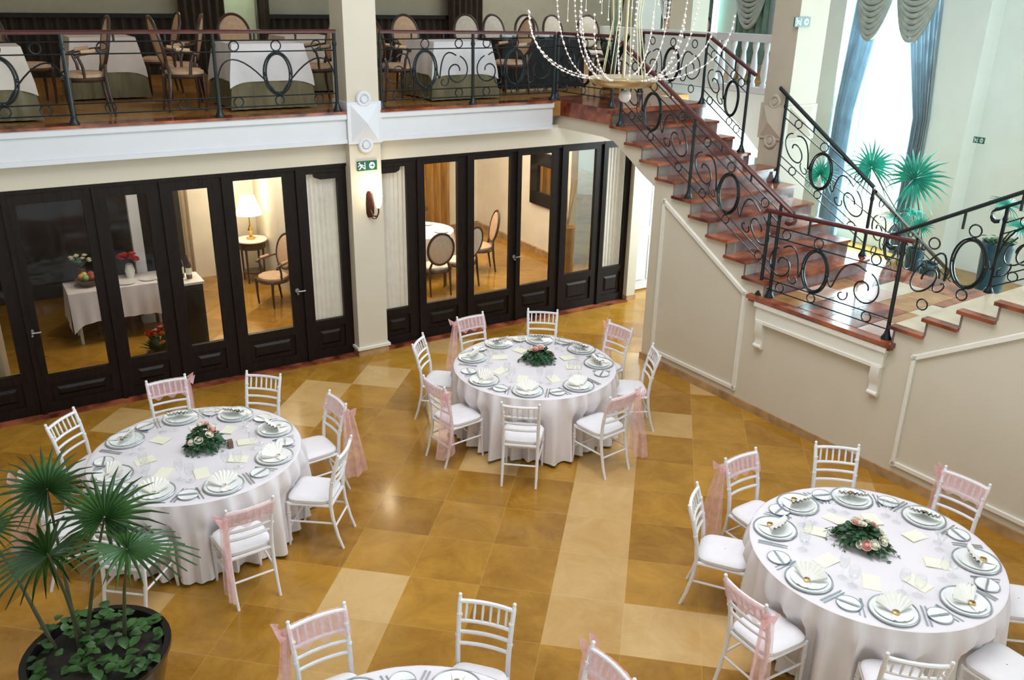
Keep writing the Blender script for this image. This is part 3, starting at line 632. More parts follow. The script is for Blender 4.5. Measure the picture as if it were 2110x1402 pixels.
# ================================================================== BANQUET CHAIRS
def chair_parts():
    P = []
    b = MB()
    def cu(u, v):
        a = 2 * PI * u; e = .42
        sx = math.copysign(abs(math.cos(a)) ** e, math.cos(a)); sy = math.copysign(abs(math.sin(a)) ** e, math.sin(a))
        rr = [(.02, .497), (.7, .497), (.92, .49), (1.0, .472), (.99, .447), (.9, .44), (.02, .44)]
        k = min(6, int(round(v * 6))); r, z = rr[k]; wx = .205 - .018 * (1 - (sy + 1) / 2)
        return Vector((sx * wx * r, .005 + sy * .20 * r, z))
    b.grid(cu, 36, 7, True); P.append(('seat_cushion', b, CUSH))
    b = MB()
    for x0, y0, x1, y1 in ((-.185, .185, .185, .185), (-.17, -.19, .17, -.19), (-.17, -.19, -.185, .185), (.17, -.19, .185, .185)): b.tube([(x0, y0, .425), (x1, y1, .425)], .017, 8)
    P.append(('seat_frame', b, CHAIRW))
    for sx in (-1, 1):
        b = MB(); b.tube([(sx * .188, .20, 0), (sx * .186, .19, .10), (sx * .184, .185, .44)], [.0115, .014, .017], 8)
        for z in (.30, .33): b.tube([(sx * .185, .186, z), (sx * .185, .186, z + .012)], .021, 8)
        P.append(('leg', b, CHAIRW))
        b = MB(); b.tube([(sx * .172, -.285, 0), (sx * .172, -.245, .12), (sx * .171, -.205, .30), (sx * .171, -.192, .44), (sx * .173, -.205, .60), (sx * .178, -.245, .78), (sx * .183, -.285, .905), (sx * .184, -.29, .93)], [.0125, .014, .0165, .0175, .017, .0165, .0155, .009], 8)
        for z, y in ((.66, -.218), (.80, -.25)): b.tube([(sx * .176, y, z), (sx * .176, y - .003, z + .014)], .020, 8)
        b.ball((sx * .184, -.291, .932), .014, 8, 6); P.append(('rear_leg', b, CHAIRW))
    for p, q in (((-.186, .19, .19), (.186, .19, .19)), ((-.186, .19, .25), (-.171, -.21, .25)), ((.186, .19, .25), (.171, -.21, .25)), ((-.171, -.222, .22), (.171, -.222, .22))):
        b = MB(); b.tube([p, q], .0095, 8); P.append(('stretcher', b, CHAIRW))
    bow = lambda x, y: y - .022 * (1 - (x / .18) ** 2)
    b = MB(); b.tube([(x, bow(x, -.278), .893) for x in (-.183, -.12, -.06, 0, .06, .12, .183)], .0145, 8); P.append(('top_rail', b, CHAIRW))
    for z, y in ((.765, -.240), (.69, -.224), (.61, -.207)):
        b = MB(); b.tube([(x, bow(x, y), z) for x in (-.178, -.12, -.06, 0, .06, .12, .178)], .0125, 8); P.append(('back_slat', b, CHAIRW))
    for i in range(6):
        x = -.135 + i * .054; b = MB(); b.tube([(x, bow(x, -.240), .765), (x, bow(x, -.26), .83), (x, bow(x, -.278), .893)], [.007, .0095, .007], 6); P.append(('spindle', b, CHAIRW))
    return P
def sash_parts(sx):
    P = []
    bow = lambda x, y: y - .022 * (1 - (x / .18) ** 2)
    b = MB()
    def cov(u, v):                                   # organza folded over the top of the back
        x = -.196 + .392 * u; t = v * 2 - 1
        z = .912 - abs(t) ** 1.2 * (.165 + .02 * math.sin(u * 19)); y0 = -.245 + (-.285 + .245) * (z - .765) / .13
        return Vector((x, bow(x, y0) + (.021 if t > 0 else -.021) * (1 if abs(t) > .05 else 0) + .003 * math.sin(u * 50 + v * 9), z))
    b.grid(cov, 22, 13); P.append(('sash_cover', b, SASH))
    b = MB(); c = Vector((sx * .20, -.295, .86))
    for k in range(2):
        b.grid(lambda u, v, k=k: c + Vector((sx * (.015 + .05 * math.sin(PI * v) * (1 + .3 * math.sin(u * 6.28))), -.01 + (k * 2 - 1) * .075 * v, .05 * math.sin(2 * PI * u) * math.sin(PI * v) + .01)), 12, 7, True)
    b.ball(c, .026, 10, 8); P.append(('sash_bow', b, SASH))
    b = MB()
    def tail(u, v):
        wd_ = .05 + .085 * v
        return Vector((sx * (.205 + .03 * v + .020 * math.sin(u * 14 + v * 2)), -.30 - .03 * v + (u - .5) * wd_ * 1.9 + .01 * math.sin(u * 20), .86 - .66 * v - .05 * v * math.sin(u * 3)))
    b.grid(tail, 16, 12); P.append(('sash_tail', b, SASH))
    return P
def proto(name, parts):
    r = thing(name, None, 'chair'); KIDS[r.name] = [obj(n, b, m, r) for n, b, m in parts]; return r
CH = {}
def chair(kind, loc, rz, label, group):
    if kind not in CH:
        sh = {}
        parts = chair_parts() + ([] if kind == 'bare' else sash_parts(1 if kind == 'right' else -1))
        r = proto('banquet_chair', parts); CH[kind] = r; r.location = loc; r.rotation_euler = (0, 0, rz); r['label'] = label; r['group'] = group; return r
    return dup(CH[kind], loc, rz, label, group)
# share chair meshes between the three kinds
TABLES = [   # centre, name of the table, sash side, phase of the seats, seats shown
    ((-2.777, 6.757), 'door-side table', 'left', 0, (121, 80, 36, -7, -54, -98, -140, 168)),
    ((.259, 8.841), 'far table', 'right', 0, (125, 85, 40, 4, -51, -97, -140, 168)),
    ((2.737, 5.456), 'stair-side table', 'right', 0, (123, 83, 38, 160, -148, -101, -10, -56)),
    ((-.479, 3.271), 'cropped front table', 'right', 0, (122, 75, 35)),
]
SEATS = {121: 'back left', 123: 'back left', 125: 'back left', 122: 'back left', 80: 'back', 85: 'back', 83: 'back', 75: 'back', 36: 'back right', 40: 'back right', 38: 'back right', 35: 'back right',
         -7: 'right', 4: 'right', -10: 'right', -54: 'front right', -51: 'front right', -56: 'front right', -98: 'front', -97: 'front', -101: 'front', -140: 'front left', -148: 'front left', 168: 'left', 160: 'left'}
SASHED = ('back left', 'back right', 'front right', 'front left')

# ================================================================== TABLEWARE
def rims(r, z, w_=.009):
    b = MB(); b.tube([(r * math.cos(2 * PI * i / 40), r * math.sin(2 * PI * i / 40), z) for i in range(40)], w_ * .5, 6, True); return b
TW = {}
def ware(kind, loc, rz, label, group):
    if kind in TW: return dup(TW[kind], loc, rz, label, group)
    nm, cat, P = {
        'charger': ('charger_plate', 'plate', lambda: [('plate_body', _lathe([(.001, .003), (.10, .003), (.155, .009), (.163, .013), (.163, .016), (.152, .013), (.10, .008), (.001, .008)], 40), PORC), ('silver_rim', rims(.160, .0145, .013), SILVER)]),
        'dinner': ('dinner_plate', 'plate', lambda: [('plate_body', _lathe([(.001, .001), (.08, .001), (.125, .012), (.128, .014), (.12, .013), (.08, .006), (.001, .006)], 36), PORC)]),
        'bread': ('bread_plate', 'plate', lambda: [('plate_body', _lathe([(.001, .002), (.05, .002), (.080, .010), (.083, .013), (.076, .012), (.05, .007), (.001, .007)], 30), PORC), ('silver_rim', rims(.0805, .0125, .007), SILVER)]),
        'napkin': ('napkin', 'napkin', lambda: [('folded_cloth', _napkin(), NAPK), ('tie_band', _lathe([(.020, .010), (.025, .012), (.024, .026), (.019, .024)], 14, (0, -.045, 0)), mat('pale_ribbon', (.78, .70, .62), .5))]),
        'napkin_gold': ('napkin', 'napkin', lambda: [('folded_cloth', _napkin(), NAPK), ('gold_ring', _lathe([(.017, .010), (.024, .013), (.024, .026), (.017, .029)], 14, (0, -.045, 0)), GOLD)]),
        'fork': ('dinner_fork', 'fork', lambda: [('fork_body', _fork(), STEEL)]),
        'salad': ('salad_fork', 'fork', lambda: [('fork_body', _fork(.85), STEEL)]),
        'knife': ('dinner_knife', 'knife', lambda: [('blade', _blade(), STEEL), ('handle', _khandle(), STEEL)]),
        'butter': ('butter_knife', 'knife', lambda: [('blade', _blade(.72), STEEL), ('handle', _khandle(.72), STEEL)]),
        'spoon': ('dessert_spoon', 'spoon', lambda: [('spoon_body', _spoon(), STEEL)]),
        'wine': ('wine_glass', 'glass', lambda: [('bowl', _lathe([(.006, .082), (.024, .095), (.036, .125), (.036, .155), (.030, .185), (.0285, .185), (.034, .155), (.034, .126), (.022, .098), (.004, .088)], 20, cap=False), GLASS), ('stem', _lathe([(.033, 0), (.033, .003), (.010, .006), (.0045, .015), (.004, .075), (.006, .084)], 16), GLASS)]),
        'water': ('water_goblet', 'glass', lambda: [('bowl', _lathe([(.006, .062), (.030, .078), (.041, .115), (.036, .160), (.0345, .160), (.039, .115), (.028, .081), (.004, .068)], 20, cap=False), GLASS), ('stem', _lathe([(.036, 0), (.036, .003), (.010, .006), (.005, .015), (.0045, .055), (.006, .064)], 16), GLASS)]),
        'card': ('menu_card', 'card', lambda: [('folded_sheet', _card(), CARD)]),
    }[kind]
    r = thing(nm, label, cat, loc, rz, group); KIDS[r.name] = []
    P = P()
    if len(P) == 1:
        COLL = r; bpy.data.objects.remove(r)
        n, b, m = P[0]; r = obj(nm, b, m, loc=loc, rot=(0, 0, rz)); tag(r, label, cat, group); KIDS[r.name] = []
    else:
        KIDS[r.name] = [obj(n, b, m, r) for n, b, m in P]
    TW[kind] = r; return r
def _lathe(prof, n=24, c=(0, 0, 0), cap=False):
    b = MB(); b.lathe(prof, n, c, cap); return b
def _napkin():
    b = MB()
    def f(u, v):
        a = (u - .5) * 2.0; r = .02 + .125 * v
        return Vector((math.sin(a) * r, -.05 + math.cos(a) * r * .85, .012 + .085 * v * (1 - .35 * abs(a)) + .010 * v * (1 if int(round(u * 16)) % 2 else -1)))
    b.grid(f, 17, 6)
    b.grid(lambda u, v: f(1 - u, v) - Vector((0, 0, .006 + .012 * v)), 17, 6)
    b.grid(lambda u, v: Vector(((u - .5) * (.05 + .05 * v), -.055 - .07 * v, .012 + .006 * math.sin(u * 9) * v)), 7, 4); return b
def _fork(k=1.0):
    b = MB(); L_ = .20 * k
    b.add([(-.006, -L_ / 2, .003), (.006, -L_ / 2, .003), (.003, .02, .004), (-.003, .02, .004), (-.006, -L_ / 2, .001), (.006, -L_ / 2, .001), (.003, .02, .002), (-.003, .02, .002)], [(0, 1, 2, 3), (7, 6, 5, 4), (0, 4, 5, 1), (1, 5, 6, 2), (3, 7, 4, 0)])
    b.box(-.011, .011, .018, .045, .001, .004)
    for x in (-.0095, -.003, .0035): b.box(x, x + .005, .044, L_ / 2, .002, .005)
    return b
def _blade(k=1.0):
    b = MB(); b.prism([(-.004 * 1, .0, .001), (.009, .004, .001), (.009, .09 * k, .001), (.003, .115 * k, .001), (-.004, .11 * k, .001)], (0, 0, .0025)); return b
def _khandle(k=1.0):
    b = MB(); b.box(-.006, .007, -.10 * k, .002, .0008, .0055); return b
def _spoon():
    b = MB(); b.box(-.003, .003, -.09, .05, .001, .004); b.lathe([(.001, .001), (.014, .002), (.016, .005), (.001, .003)], 14, (0, .065, 0), False, 1, 1.6); return b
def _card():
    b = MB(); b.prism([(-.06, -.085, 0), (.06, -.085, 0), (.06, .085, 0), (-.06, .085, 0)], (0, 0, .0025)); b.prism([(-.058, -.083, .0025), (.06, -.083, .0025), (.06, .083, .010), (-.058, .083, .010)], (0, 0, .0012)); return b
def leafblade(b, p, d, up, L_, w_, droop=.2):
    p = Vector(p); d = Vector(d).normalized(); s = d.cross(Vector(up)); s = s.normalized() if s.length > 1e-4 else Vector((1, 0, 0)); n = s.cross(d)
    def q(t, x): return p + d * (L_ * t) - Vector((0, 0, droop * L_ * t * t)) + s * (x * w_) + n * (abs(x) * w_ * .25)
    ts = [(0, .1), (.3, .9), (.6, 1.), (.85, .5), (1, .02)]
    vs = []
    for t, k in ts: vs += [q(t, -k), q(t, 0), q(t, k)]
    b.add(vs, [(i * 3 + j, i * 3 + j + 1, i * 3 + j + 4, i * 3 + j + 3) for i in range(4) for j in range(2)])
def rose_mesh(r):
    b = MB(); b.ball((0, 0, r * .5), r * .55, 10, 6)
    for ring, (n, rad, h, tilt) in enumerate(((3, .45, 1.05, .1), (5, .75, .85, .35), (6, 1.0, .55, .7))):
        for i in range(n):
            a = 2 * PI * i / n + ring * .5
            def f(u, v, a=a, rad=rad, h=h, tilt=tilt):
                aa = a + (u - .5) * 2 * PI / n * 1.35; rr = r * rad * (.35 + .65 * v ** .7) * (1 + tilt * .3 * v)
                return Vector((math.cos(aa) * rr, math.sin(aa) * rr, r * (h * v - .1 * v * v * tilt + (0.08 * math.cos((u - .5) * PI)))))
            b.grid(f, 5, 4)
    return b
ROSE = {}
def arrangement(c, rx, ry, rz_, label, seed, pinks, whites, tall=.13):
    rnd = random.Random(seed)
    t = thing('flower_centrepiece', label, 'flower arrangement', (c[0], c[1], .764), rz_, 'flower centrepieces')
    b = MB(); b.lathe([(.001, 0), (.07, 0), (.085, .02), (.09, .045), (.08, .05), (.001, .05)], 24); obj('bowl', b, GLASS, t)
    b = MB()
    dome = lambda q, a, k=1.0: Vector((math.cos(a) * rx * .82 * q * k, math.sin(a) * ry * .82 * q * k, .035 + tall * (1 - q * q) * k))
    b.lathe([(.03, .02), (.11, .05), (.10, .04 + tall * .5), (.05, tall * .75), (.001, tall * .8)], 18, (0, 0, 0), False, rx / .20, ry / .20)
    for i in range(230):
        a = rnd.uniform(0, 2 * PI); q = math.sqrt(rnd.random()); tw = rnd.uniform(-1.3, 1.3)
        d = Vector((math.cos(a + tw) * (.35 + q), math.sin(a + tw) * (.35 + q), rnd.uniform(.15, .9) * (1.1 - q)))
        leafblade(b, dome(q, a, .82), d, (math.cos(a) * q, math.sin(a) * q, 1.1 - q * .6), rnd.uniform(.05, .085), rnd.uniform(.011, .019), rnd.uniform(.1, .4))
    obj('foliage', b, CLEAF, t)
    b = MB()
    for i in range(16):
        a = rnd.uniform(0, 2 * PI); pts = [Vector((0, 0, .06)) + Vector((math.cos(a) * rx * k, math.sin(a) * ry * k, .10 * k - .14 * k * k)) for k in (.3, .6, .9, 1.25)]
        b.tube(pts, .002, 4)
        for k in range(6):
            p = pts[1].lerp(pts[3], k / 5); leafblade(b, p, (math.cos(a + (1 if k % 2 else -1)), math.sin(a + (1 if k % 2 else -1)), .2), (0, 0, 1), .03, .006)
    obj('sprigs', b, CLEAF, t)
    for i in range(pinks + whites):
        a = i * 2.399 + seed; q = .12 + .78 * ((i * .618 + .3) % 1)
        p = dome(q, a, .97)
        key = 'p' if i < pinks else 'w'
        if key not in ROSE: ROSE[key] = mesh('rose', rose_mesh(.031), ROSEP if key == 'p' else ROSEW)
        o = obj('pink_rose' if key == 'p' else 'cream_rose', ROSE[key], None, t, loc=p, rot=(math.sin(a) * -.9 * q, math.cos(a) * .9 * q, 0)); s = rnd.uniform(.8, 1.25); o.scale = (s, s, s)
        o['label'] = 'pink rose' if key == 'p' else 'cream rose'
    return t

# ------------------------------------------------------------------ tables laid for dinner
CLM = {}
def table(ti):
    (cx, cy), nm, side, _, seats = TABLES[ti]
    t = thing('round_table', 'round table under the floor-length cloth, %s' % nm, 'table', (cx, cy, 0), 0, 'round banquet tables')
    b = MB(); b.lathe([(.001, .715), (.885, .715), (.89, .725), (.89, .742), (.885, .748), (.001, .748)], 48); obj('tabletop', b, DARKWOOD, t)
    for i in range(4):
        a = PI / 4 + i * PI / 2; b = MB(); b.tube([(math.cos(a) * .52, math.sin(a) * .52, 0), (math.cos(a) * .5, math.sin(a) * .5, .72)], .02, 8); obj('leg', b, IRON, t)
    rnd = random.Random(11 + ti); n = 28 + ti; push = [math.radians(q) for q in (seats if ti < 3 else (122, 75, 35, -10, -55, -100, -145, 168))]; ph = [rnd.uniform(-.25, .25) for _ in range(n)]; am = [rnd.uniform(.6, 1.25) for _ in range(n)]
    b = MB(); NU = 324
    def skirt(u, v):
        a = 2 * PI * u; k = u * n; i = int(k) % n; fr = k - int(k)
        w1 = am[i] * (1 - fr) + am[(i + 1) % n] * fr;  p1 = ph[i] * (1 - fr) + ph[(i + 1) % n] * fr
        wv = 1 - 2 * abs(math.cos(PI * (k + p1))) ** 1.6; wv = -wv if i % 3 == 0 and am[i] < .75 else wv
        z = .760 - (.760 - .02) * v
        r = .902 + .010 * min(1, v * 8) + .030 * v + .060 * w1 * (v ** .55) * wv + .012 * v * math.cos(2 * PI * k * 2 + i)
        for q in push:
            d = abs((a - q + PI) % (2 * PI) - PI); r -= .085 * max(0, min(1, (.33 - d) / .12)) * max(0, min(1, (v - .22) / .14))
        z += (.010 * (1 + wv)) * (v > .95)
        return Vector((math.cos(a) * r, math.sin(a) * r, z))
    b.grid(skirt, NU, 16, True)
    b.lathe([(.001, .7635), (.4, .7635), (.86, .7635), (.892, .7625), (.902, .757)], NU // 4, (0, 0, 0), False)
    o = obj('tablecloth', b, CLOTH, loc=(cx, cy, 0)); tag(o, 'white floor-length pleated cloth on the %s' % nm, 'tablecloth', 'white banquet tablecloths')
    for sd in seats:
        a = math.radians(sd); pos = SEATS[sd]; R = 1.07
        kind = side if pos in SASHED else 'bare'
        lab = ('white chair with pink sash, %s of the %s' if kind != 'bare' else 'plain white chair without sash, %s of the %s') % (pos, nm)
        chair(kind, (cx + R * math.cos(a), cy + R * math.sin(a), 0), a + PI / 2, lab, 'white banquet chairs')
    for sd in seats:
        a = math.radians(sd); pos = SEATS[sd]
        er = Vector((math.cos(a), math.sin(a), 0)); et = Vector((-er.y, er.x, 0)); C0 = Vector((cx, cy, .7645)); rz = a + PI / 2
        pl = lambda rr, tt: C0 + er * rr + et * tt
        # a guest faces inwards: his left hand is at -et
        sfx = 'at the %s seat of the %s' % (pos, nm)
        ware('charger', pl(.715, 0), rz, 'silver rimmed charger plate ' + sfx, 'charger plates')
        ware('dinner', pl(.715, 0) + Vector((0, 0, .0085)), rz, 'white dinner plate under the napkin ' + sfx, 'dinner plates')
        ware('napkin_gold' if ti == 2 else 'napkin', pl(.715, 0) + Vector((0, 0, .012)), rz + random.uniform(-.4, .4), 'folded ivory napkin ' + sfx, 'folded napkins')
        ware('fork', pl(.72, -.195 * 1), rz, 'inner fork beside the charger ' + sfx, 'forks')
        ware('salad', pl(.72, -.225), rz, 'outer fork ' + sfx, 'forks')
        ware('knife', pl(.72, .195), rz, 'inner knife beside the charger ' + sfx, 'knives')
        ware('knife', pl(.72, .222), rz, 'outer knife ' + sfx, 'knives')
        q = C0 + Vector((math.cos(a - .385), math.sin(a - .385), 0)) * .76
        ware('bread', q, rz, 'small rimmed bread plate ' + sfx, 'bread plates')
        ware('butter', q + Vector((0, 0, .0125)), rz + 1.2, 'butter knife on the bread plate ' + sfx, 'butter knives')
        ware('wine', pl(.485, .10), rz, 'tall clear wine glass ' + sfx, 'wine glasses')
        ware('water', pl(.50, .20), rz, 'wide clear water goblet ' + sfx, 'water goblets')
        ware('card', pl(.42, -.09), rz + random.uniform(-.25, .25), 'cream menu card ' + sfx, 'menu cards')
for ti in range(4): table(ti)
arrangement((-2.72, 6.80), .19, .16, .4, 'flower centrepiece of pink and cream roses on the table near the left doors', 1, 4, 7, .20)
arrangement((.30, 8.93), .22, .16, .1, 'low flower centrepiece with blush roses on the far middle table', 4, 4, 5, .14)
arrangement((2.66, 5.52), .27, .17, -.7, 'large flower centrepiece with many cream roses on the table by the stair wall', 9, 4, 13, .15)
b = MB(); b.prism([(-.02, -.028, 0), (.02, -.028, 0), (.02, .028, .001), (-.02, .028, .001)], (0, 0, .07)); o = obj('table_number_stand', b, mat('brown_wood_block', (.16, .09, .06), .5), loc=(-2.50, 6.83, .7645), rot=(0, 0, .5)); tag(o, 'small brown stand beside the centrepiece of the left table', 'stand')
# ================================================================== PALMS
def fan(b, c, face, up, R, n=27, spread=2.75, split=.42, droop=.25, rnd=random):
    c = Vector(c); face = Vector(face).normalized(); up = Vector(up); up = (up - face * up.dot(face)).normalized(); sd = up.cross(face)
    for i in range(n):
        a = -spread + 2 * spread * i / (n - 1); L_ = R * rnd.uniform(.86, 1.06) * (1 - .16 * abs(a) / spread)
        d = up * math.cos(a) + sd * math.sin(a); hw = spread / n * 1.05
        def q(t, k, lift): 
            ang = a + k * hw * (1 if t < split else max(.04, 1 - (t - split) / (1 - split)) * split / t)
            dd = up * math.cos(ang) + sd * math.sin(ang)
            return c + dd * (L_ * t) + face * (lift * R * .035 * (1 - t * .3) + .10 * R * math.sin(t * 2)) - Vector((0, 0, droop * R * max(0, t - .35) ** 2 * 1.6))
        vs = []
        for t in (.02, .22, .42, .72, 1.0): vs += [q(t, -1, 0), q(t, 0, 1), q(t, 1, 0)]
        b.add(vs, [(r * 3 + j, r * 3 + j + 1, r * 3 + j + 4, r * 3 + j + 3) for r in range(4) for j in range(2)])
def ground_leaves(b, R, z, n, rnd, s=.07):
    for i in range(n):
        a = rnd.uniform(0, 2 * PI); q = math.sqrt(rnd.random()) * R; h = rnd.uniform(.0, .10)
        d = Vector((math.cos(a + rnd.uniform(-2, 2)), math.sin(a + rnd.uniform(-2, 2)), rnd.uniform(.0, .5)))
        leafblade(b, (math.cos(a) * q, math.sin(a) * q, z + h), d, (0, 0, 1), rnd.uniform(.7, 1.5) * s, rnd.uniform(.35, .55) * s, .3)
def palm(label, base, pot_r, pot_h, potm, leafm, fronds, stemm=STEM, cover=0, seed=1, R=.33):
    rnd = random.Random(seed); base = Vector(base)
    t = thing('potted_palm', label, 'potted palm', base)
    b = MB(); b.lathe([(pot_r * .62, 0), (pot_r * .66, .02), (pot_r * .9, pot_h * .6), (pot_r, pot_h * .93), (pot_r * 1.04, pot_h * .95), (pot_r * 1.04, pot_h), (pot_r * .94, pot_h), (pot_r * .90, pot_h - .06), (.001, pot_h - .06)], 40); obj('pot', b, potm, t)
    b = MB(); b.lathe([(pot_r * .90, pot_h - .05), (pot_r * .5, pot_h - .03), (.001, pot_h - .025)], 24); obj('soil', b, SOIL, t)
    if cover:
        b = MB(); ground_leaves(b, pot_r * .92, pot_h - .03, cover, rnd); obj('ground_cover', b, IVY, t)['kind'] = 'stuff'
    for (c, face, up, r, root) in fronds:
        c = Vector(c) - base; root = Vector(root)
        m_ = (c + root) * .5 + Vector((0, 0, .06)); fr = obj('frond', (lambda bb: (fan(bb, c, face, up, r, rnd=rnd), bb)[1])(MB()), leafm, t)
        b = MB(); b.tube([root, root.lerp(m_, .6), m_, m_.lerp(c, .6), c], [.014, .012, .010, .008, .007], 6); obj('stalk', b, stemm, fr)
    return t
toC = lambda p: (CO - Vector(p)).normalized()
pb = gp(200, 1340, .62); pb.z = 0
def front(x, y, Y): return at_y(x, y, Y)
f1 = front(97, 1010, 4.55); f2 = front(215, 1068, 4.35); f3 = front(262, 1135, 4.1); f4 = front(100, 1145, 4.15); f5 = front(-30, 1090, 4.5)
palm('large fan palm in a black pot with leafy ground cover at front left', pb, .43, .62, POTD, LEAF, [
    (f1, toC(f1) + Vector((.1, .2, .5)), (0, 0, 1), .36, (-.14, .05, .58)), (f2, toC(f2) + Vector((.1, 0, .55)), (.2, .3, 1), .37, (-.12, .1, .58)),
    (f3, Vector((.25, .1, 1)), (.95, -.1, -.1), .38, (.12, .12, .58)), (f4, Vector((-.9, .8, .5)), (-.75, -.35, -.55), .42, (-.14, .1, .58)), (f5, Vector((.2, -.3, 1)), (.9, .1, -.2), .26, (-.3, .05, .58))], cover=150, seed=5)
b0 = gp(-150, 1400, .62); b0.z = 0
palm('dark planter edge beside the black palm pot at the corner', b0, .30, .66, mat('dark_brown_pot', (.03, .012, .008), .3), LEAF, [], cover=0, seed=8)
# palms by the window
w1 = S.p(-2.75, 6.3, 0)
def wf(x, y, n): s_, z = S.at(x, y, n); return S.p(s_, n, z)
g1 = wf(1795, 345, 6.0); g2 = wf(1885, 368, 6.0); g3 = wf(1880, 440, 5.9); g4 = wf(1850, 450, 5.7); g5 = wf(1690, 360, 6.3)
wb = S.p(-2.55, 6.1, 0)
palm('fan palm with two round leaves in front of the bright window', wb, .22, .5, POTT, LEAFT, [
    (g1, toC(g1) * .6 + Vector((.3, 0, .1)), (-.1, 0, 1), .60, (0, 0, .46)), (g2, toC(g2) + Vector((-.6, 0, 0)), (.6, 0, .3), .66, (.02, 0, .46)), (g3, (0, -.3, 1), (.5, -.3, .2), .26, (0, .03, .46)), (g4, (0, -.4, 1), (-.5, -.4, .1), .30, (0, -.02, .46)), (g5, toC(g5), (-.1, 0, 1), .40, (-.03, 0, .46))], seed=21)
w2 = gp(2055, 592, 0.0); w2 = S.p(-.95, 6.0, 0)
s2, z2 = S.at(2058, 500, 4.6); pz = S.p(s2, 4.6, 0)
g6 = wf(2075, 425, 4.6); g7 = wf(2100, 470, 4.5)
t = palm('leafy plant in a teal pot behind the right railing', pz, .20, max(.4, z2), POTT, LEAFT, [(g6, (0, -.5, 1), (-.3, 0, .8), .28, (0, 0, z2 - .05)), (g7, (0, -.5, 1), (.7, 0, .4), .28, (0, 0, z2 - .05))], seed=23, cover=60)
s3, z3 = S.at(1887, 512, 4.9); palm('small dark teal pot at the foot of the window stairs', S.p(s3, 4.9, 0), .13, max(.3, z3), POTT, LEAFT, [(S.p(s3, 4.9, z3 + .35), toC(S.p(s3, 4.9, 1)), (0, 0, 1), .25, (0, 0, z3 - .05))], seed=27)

# ================================================================== CURTAINS AT THE BIG WINDOW
def swag_curtain(label, top0, top1, bot0, bot1, sw0, sw1, n=7.55):
    t = thing('swagged_curtain', label, 'curtain', S.p((top0 + top1) / 2, n, .1), group='blue window curtains')
    b = MB(); zt = 5.6
    def f(u, v):
        z = zt - (zt - .1) * v; k = min(1, max(0, (zt - z) / 3.0)) ** 1.1
        a0 = top0 + (bot0 - top0) * k; a1 = top1 + (bot1 - top1) * k
        return S.p(a0 + (a1 - a0) * u, n + .05 * math.sin(u * 2 * PI * 8) + .02 * math.sin(u * 31), z)
    b.grid(f, 110, 14); b.grid(lambda u, v: f(1 - u, v) + S.n * .02, 110, 14); obj('curtain_panel', b, BLUEC, t, True, True)
    b = MB()
    for j in range(9):
        zc = 4.75 - j * .0; sag = .06 + .085 * j; w_ = (sw1 - sw0)
        zt_ = 4.85 - .02 * j
        pts = [S.p(sw0 + w_ * i / 16 * 1.0, n - .12 - .03 * math.sin(PI * i / 16) + .008 * j, zt_ - sag * 4 * (i / 16) * (1 - i / 16) * 1.0) for i in range(17)]
        b.tube(pts, [.015 + .035 * math.sin(PI * i / 16) for i in range(17)], 8)
    obj('swag', b, SWAGC, t, True, True)
    b = MB()
    def back(u, v):
        d = (.04 + .74 * v) * 4 * u * (1 - u); return S.p(sw0 + (sw1 - sw0) * u, n - .09, 4.9 - d)
    b.grid(back, 17, 8); obj('swag_lining', b, SWAGC, t, True, True)
swag_curtain('blue curtain gathered left of the bright window, swag on top', -5.62, -4.88, -5.78, -5.30, -5.60, -4.86)
swag_curtain('blue curtain hanging right of the bright window, swag on top', -4.80, -3.98, -4.10, -3.76, -4.78, -3.98)
for a0, a1, lb in ((-11.1, -10.35, 'left swagged grey curtain at the gallery window'), (-10.2, -9.5, 'right swagged grey curtain at the gallery window'), (-8.75, -7.9, 'green swagged curtain beside the taupe column')):
    t = thing('swagged_curtain', lb, 'curtain', S.p((a0 + a1) / 2, 7.7, 3.3), group='gallery curtains')
    obj('curtain_panel', pleats(S, a0, a1, 7.75, 3.3, 6.0, .04, .16), mat('grey_green_curtain', (.16, .26, .22), .7, var=.2), t, True, True)
    b = MB()
    for j in range(7):
        b.tube([S.p(a0 + (a1 - a0) * i / 12, 7.62 + .005 * j, 4.75 - (.05 + .11 * j) * 4 * (i / 12) * (1 - i / 12)) for i in range(13)], [.015 + .035 * math.sin(PI * i / 12) for i in range(13)], 7)
    obj('swag', b, SWAGC, t, True, True)

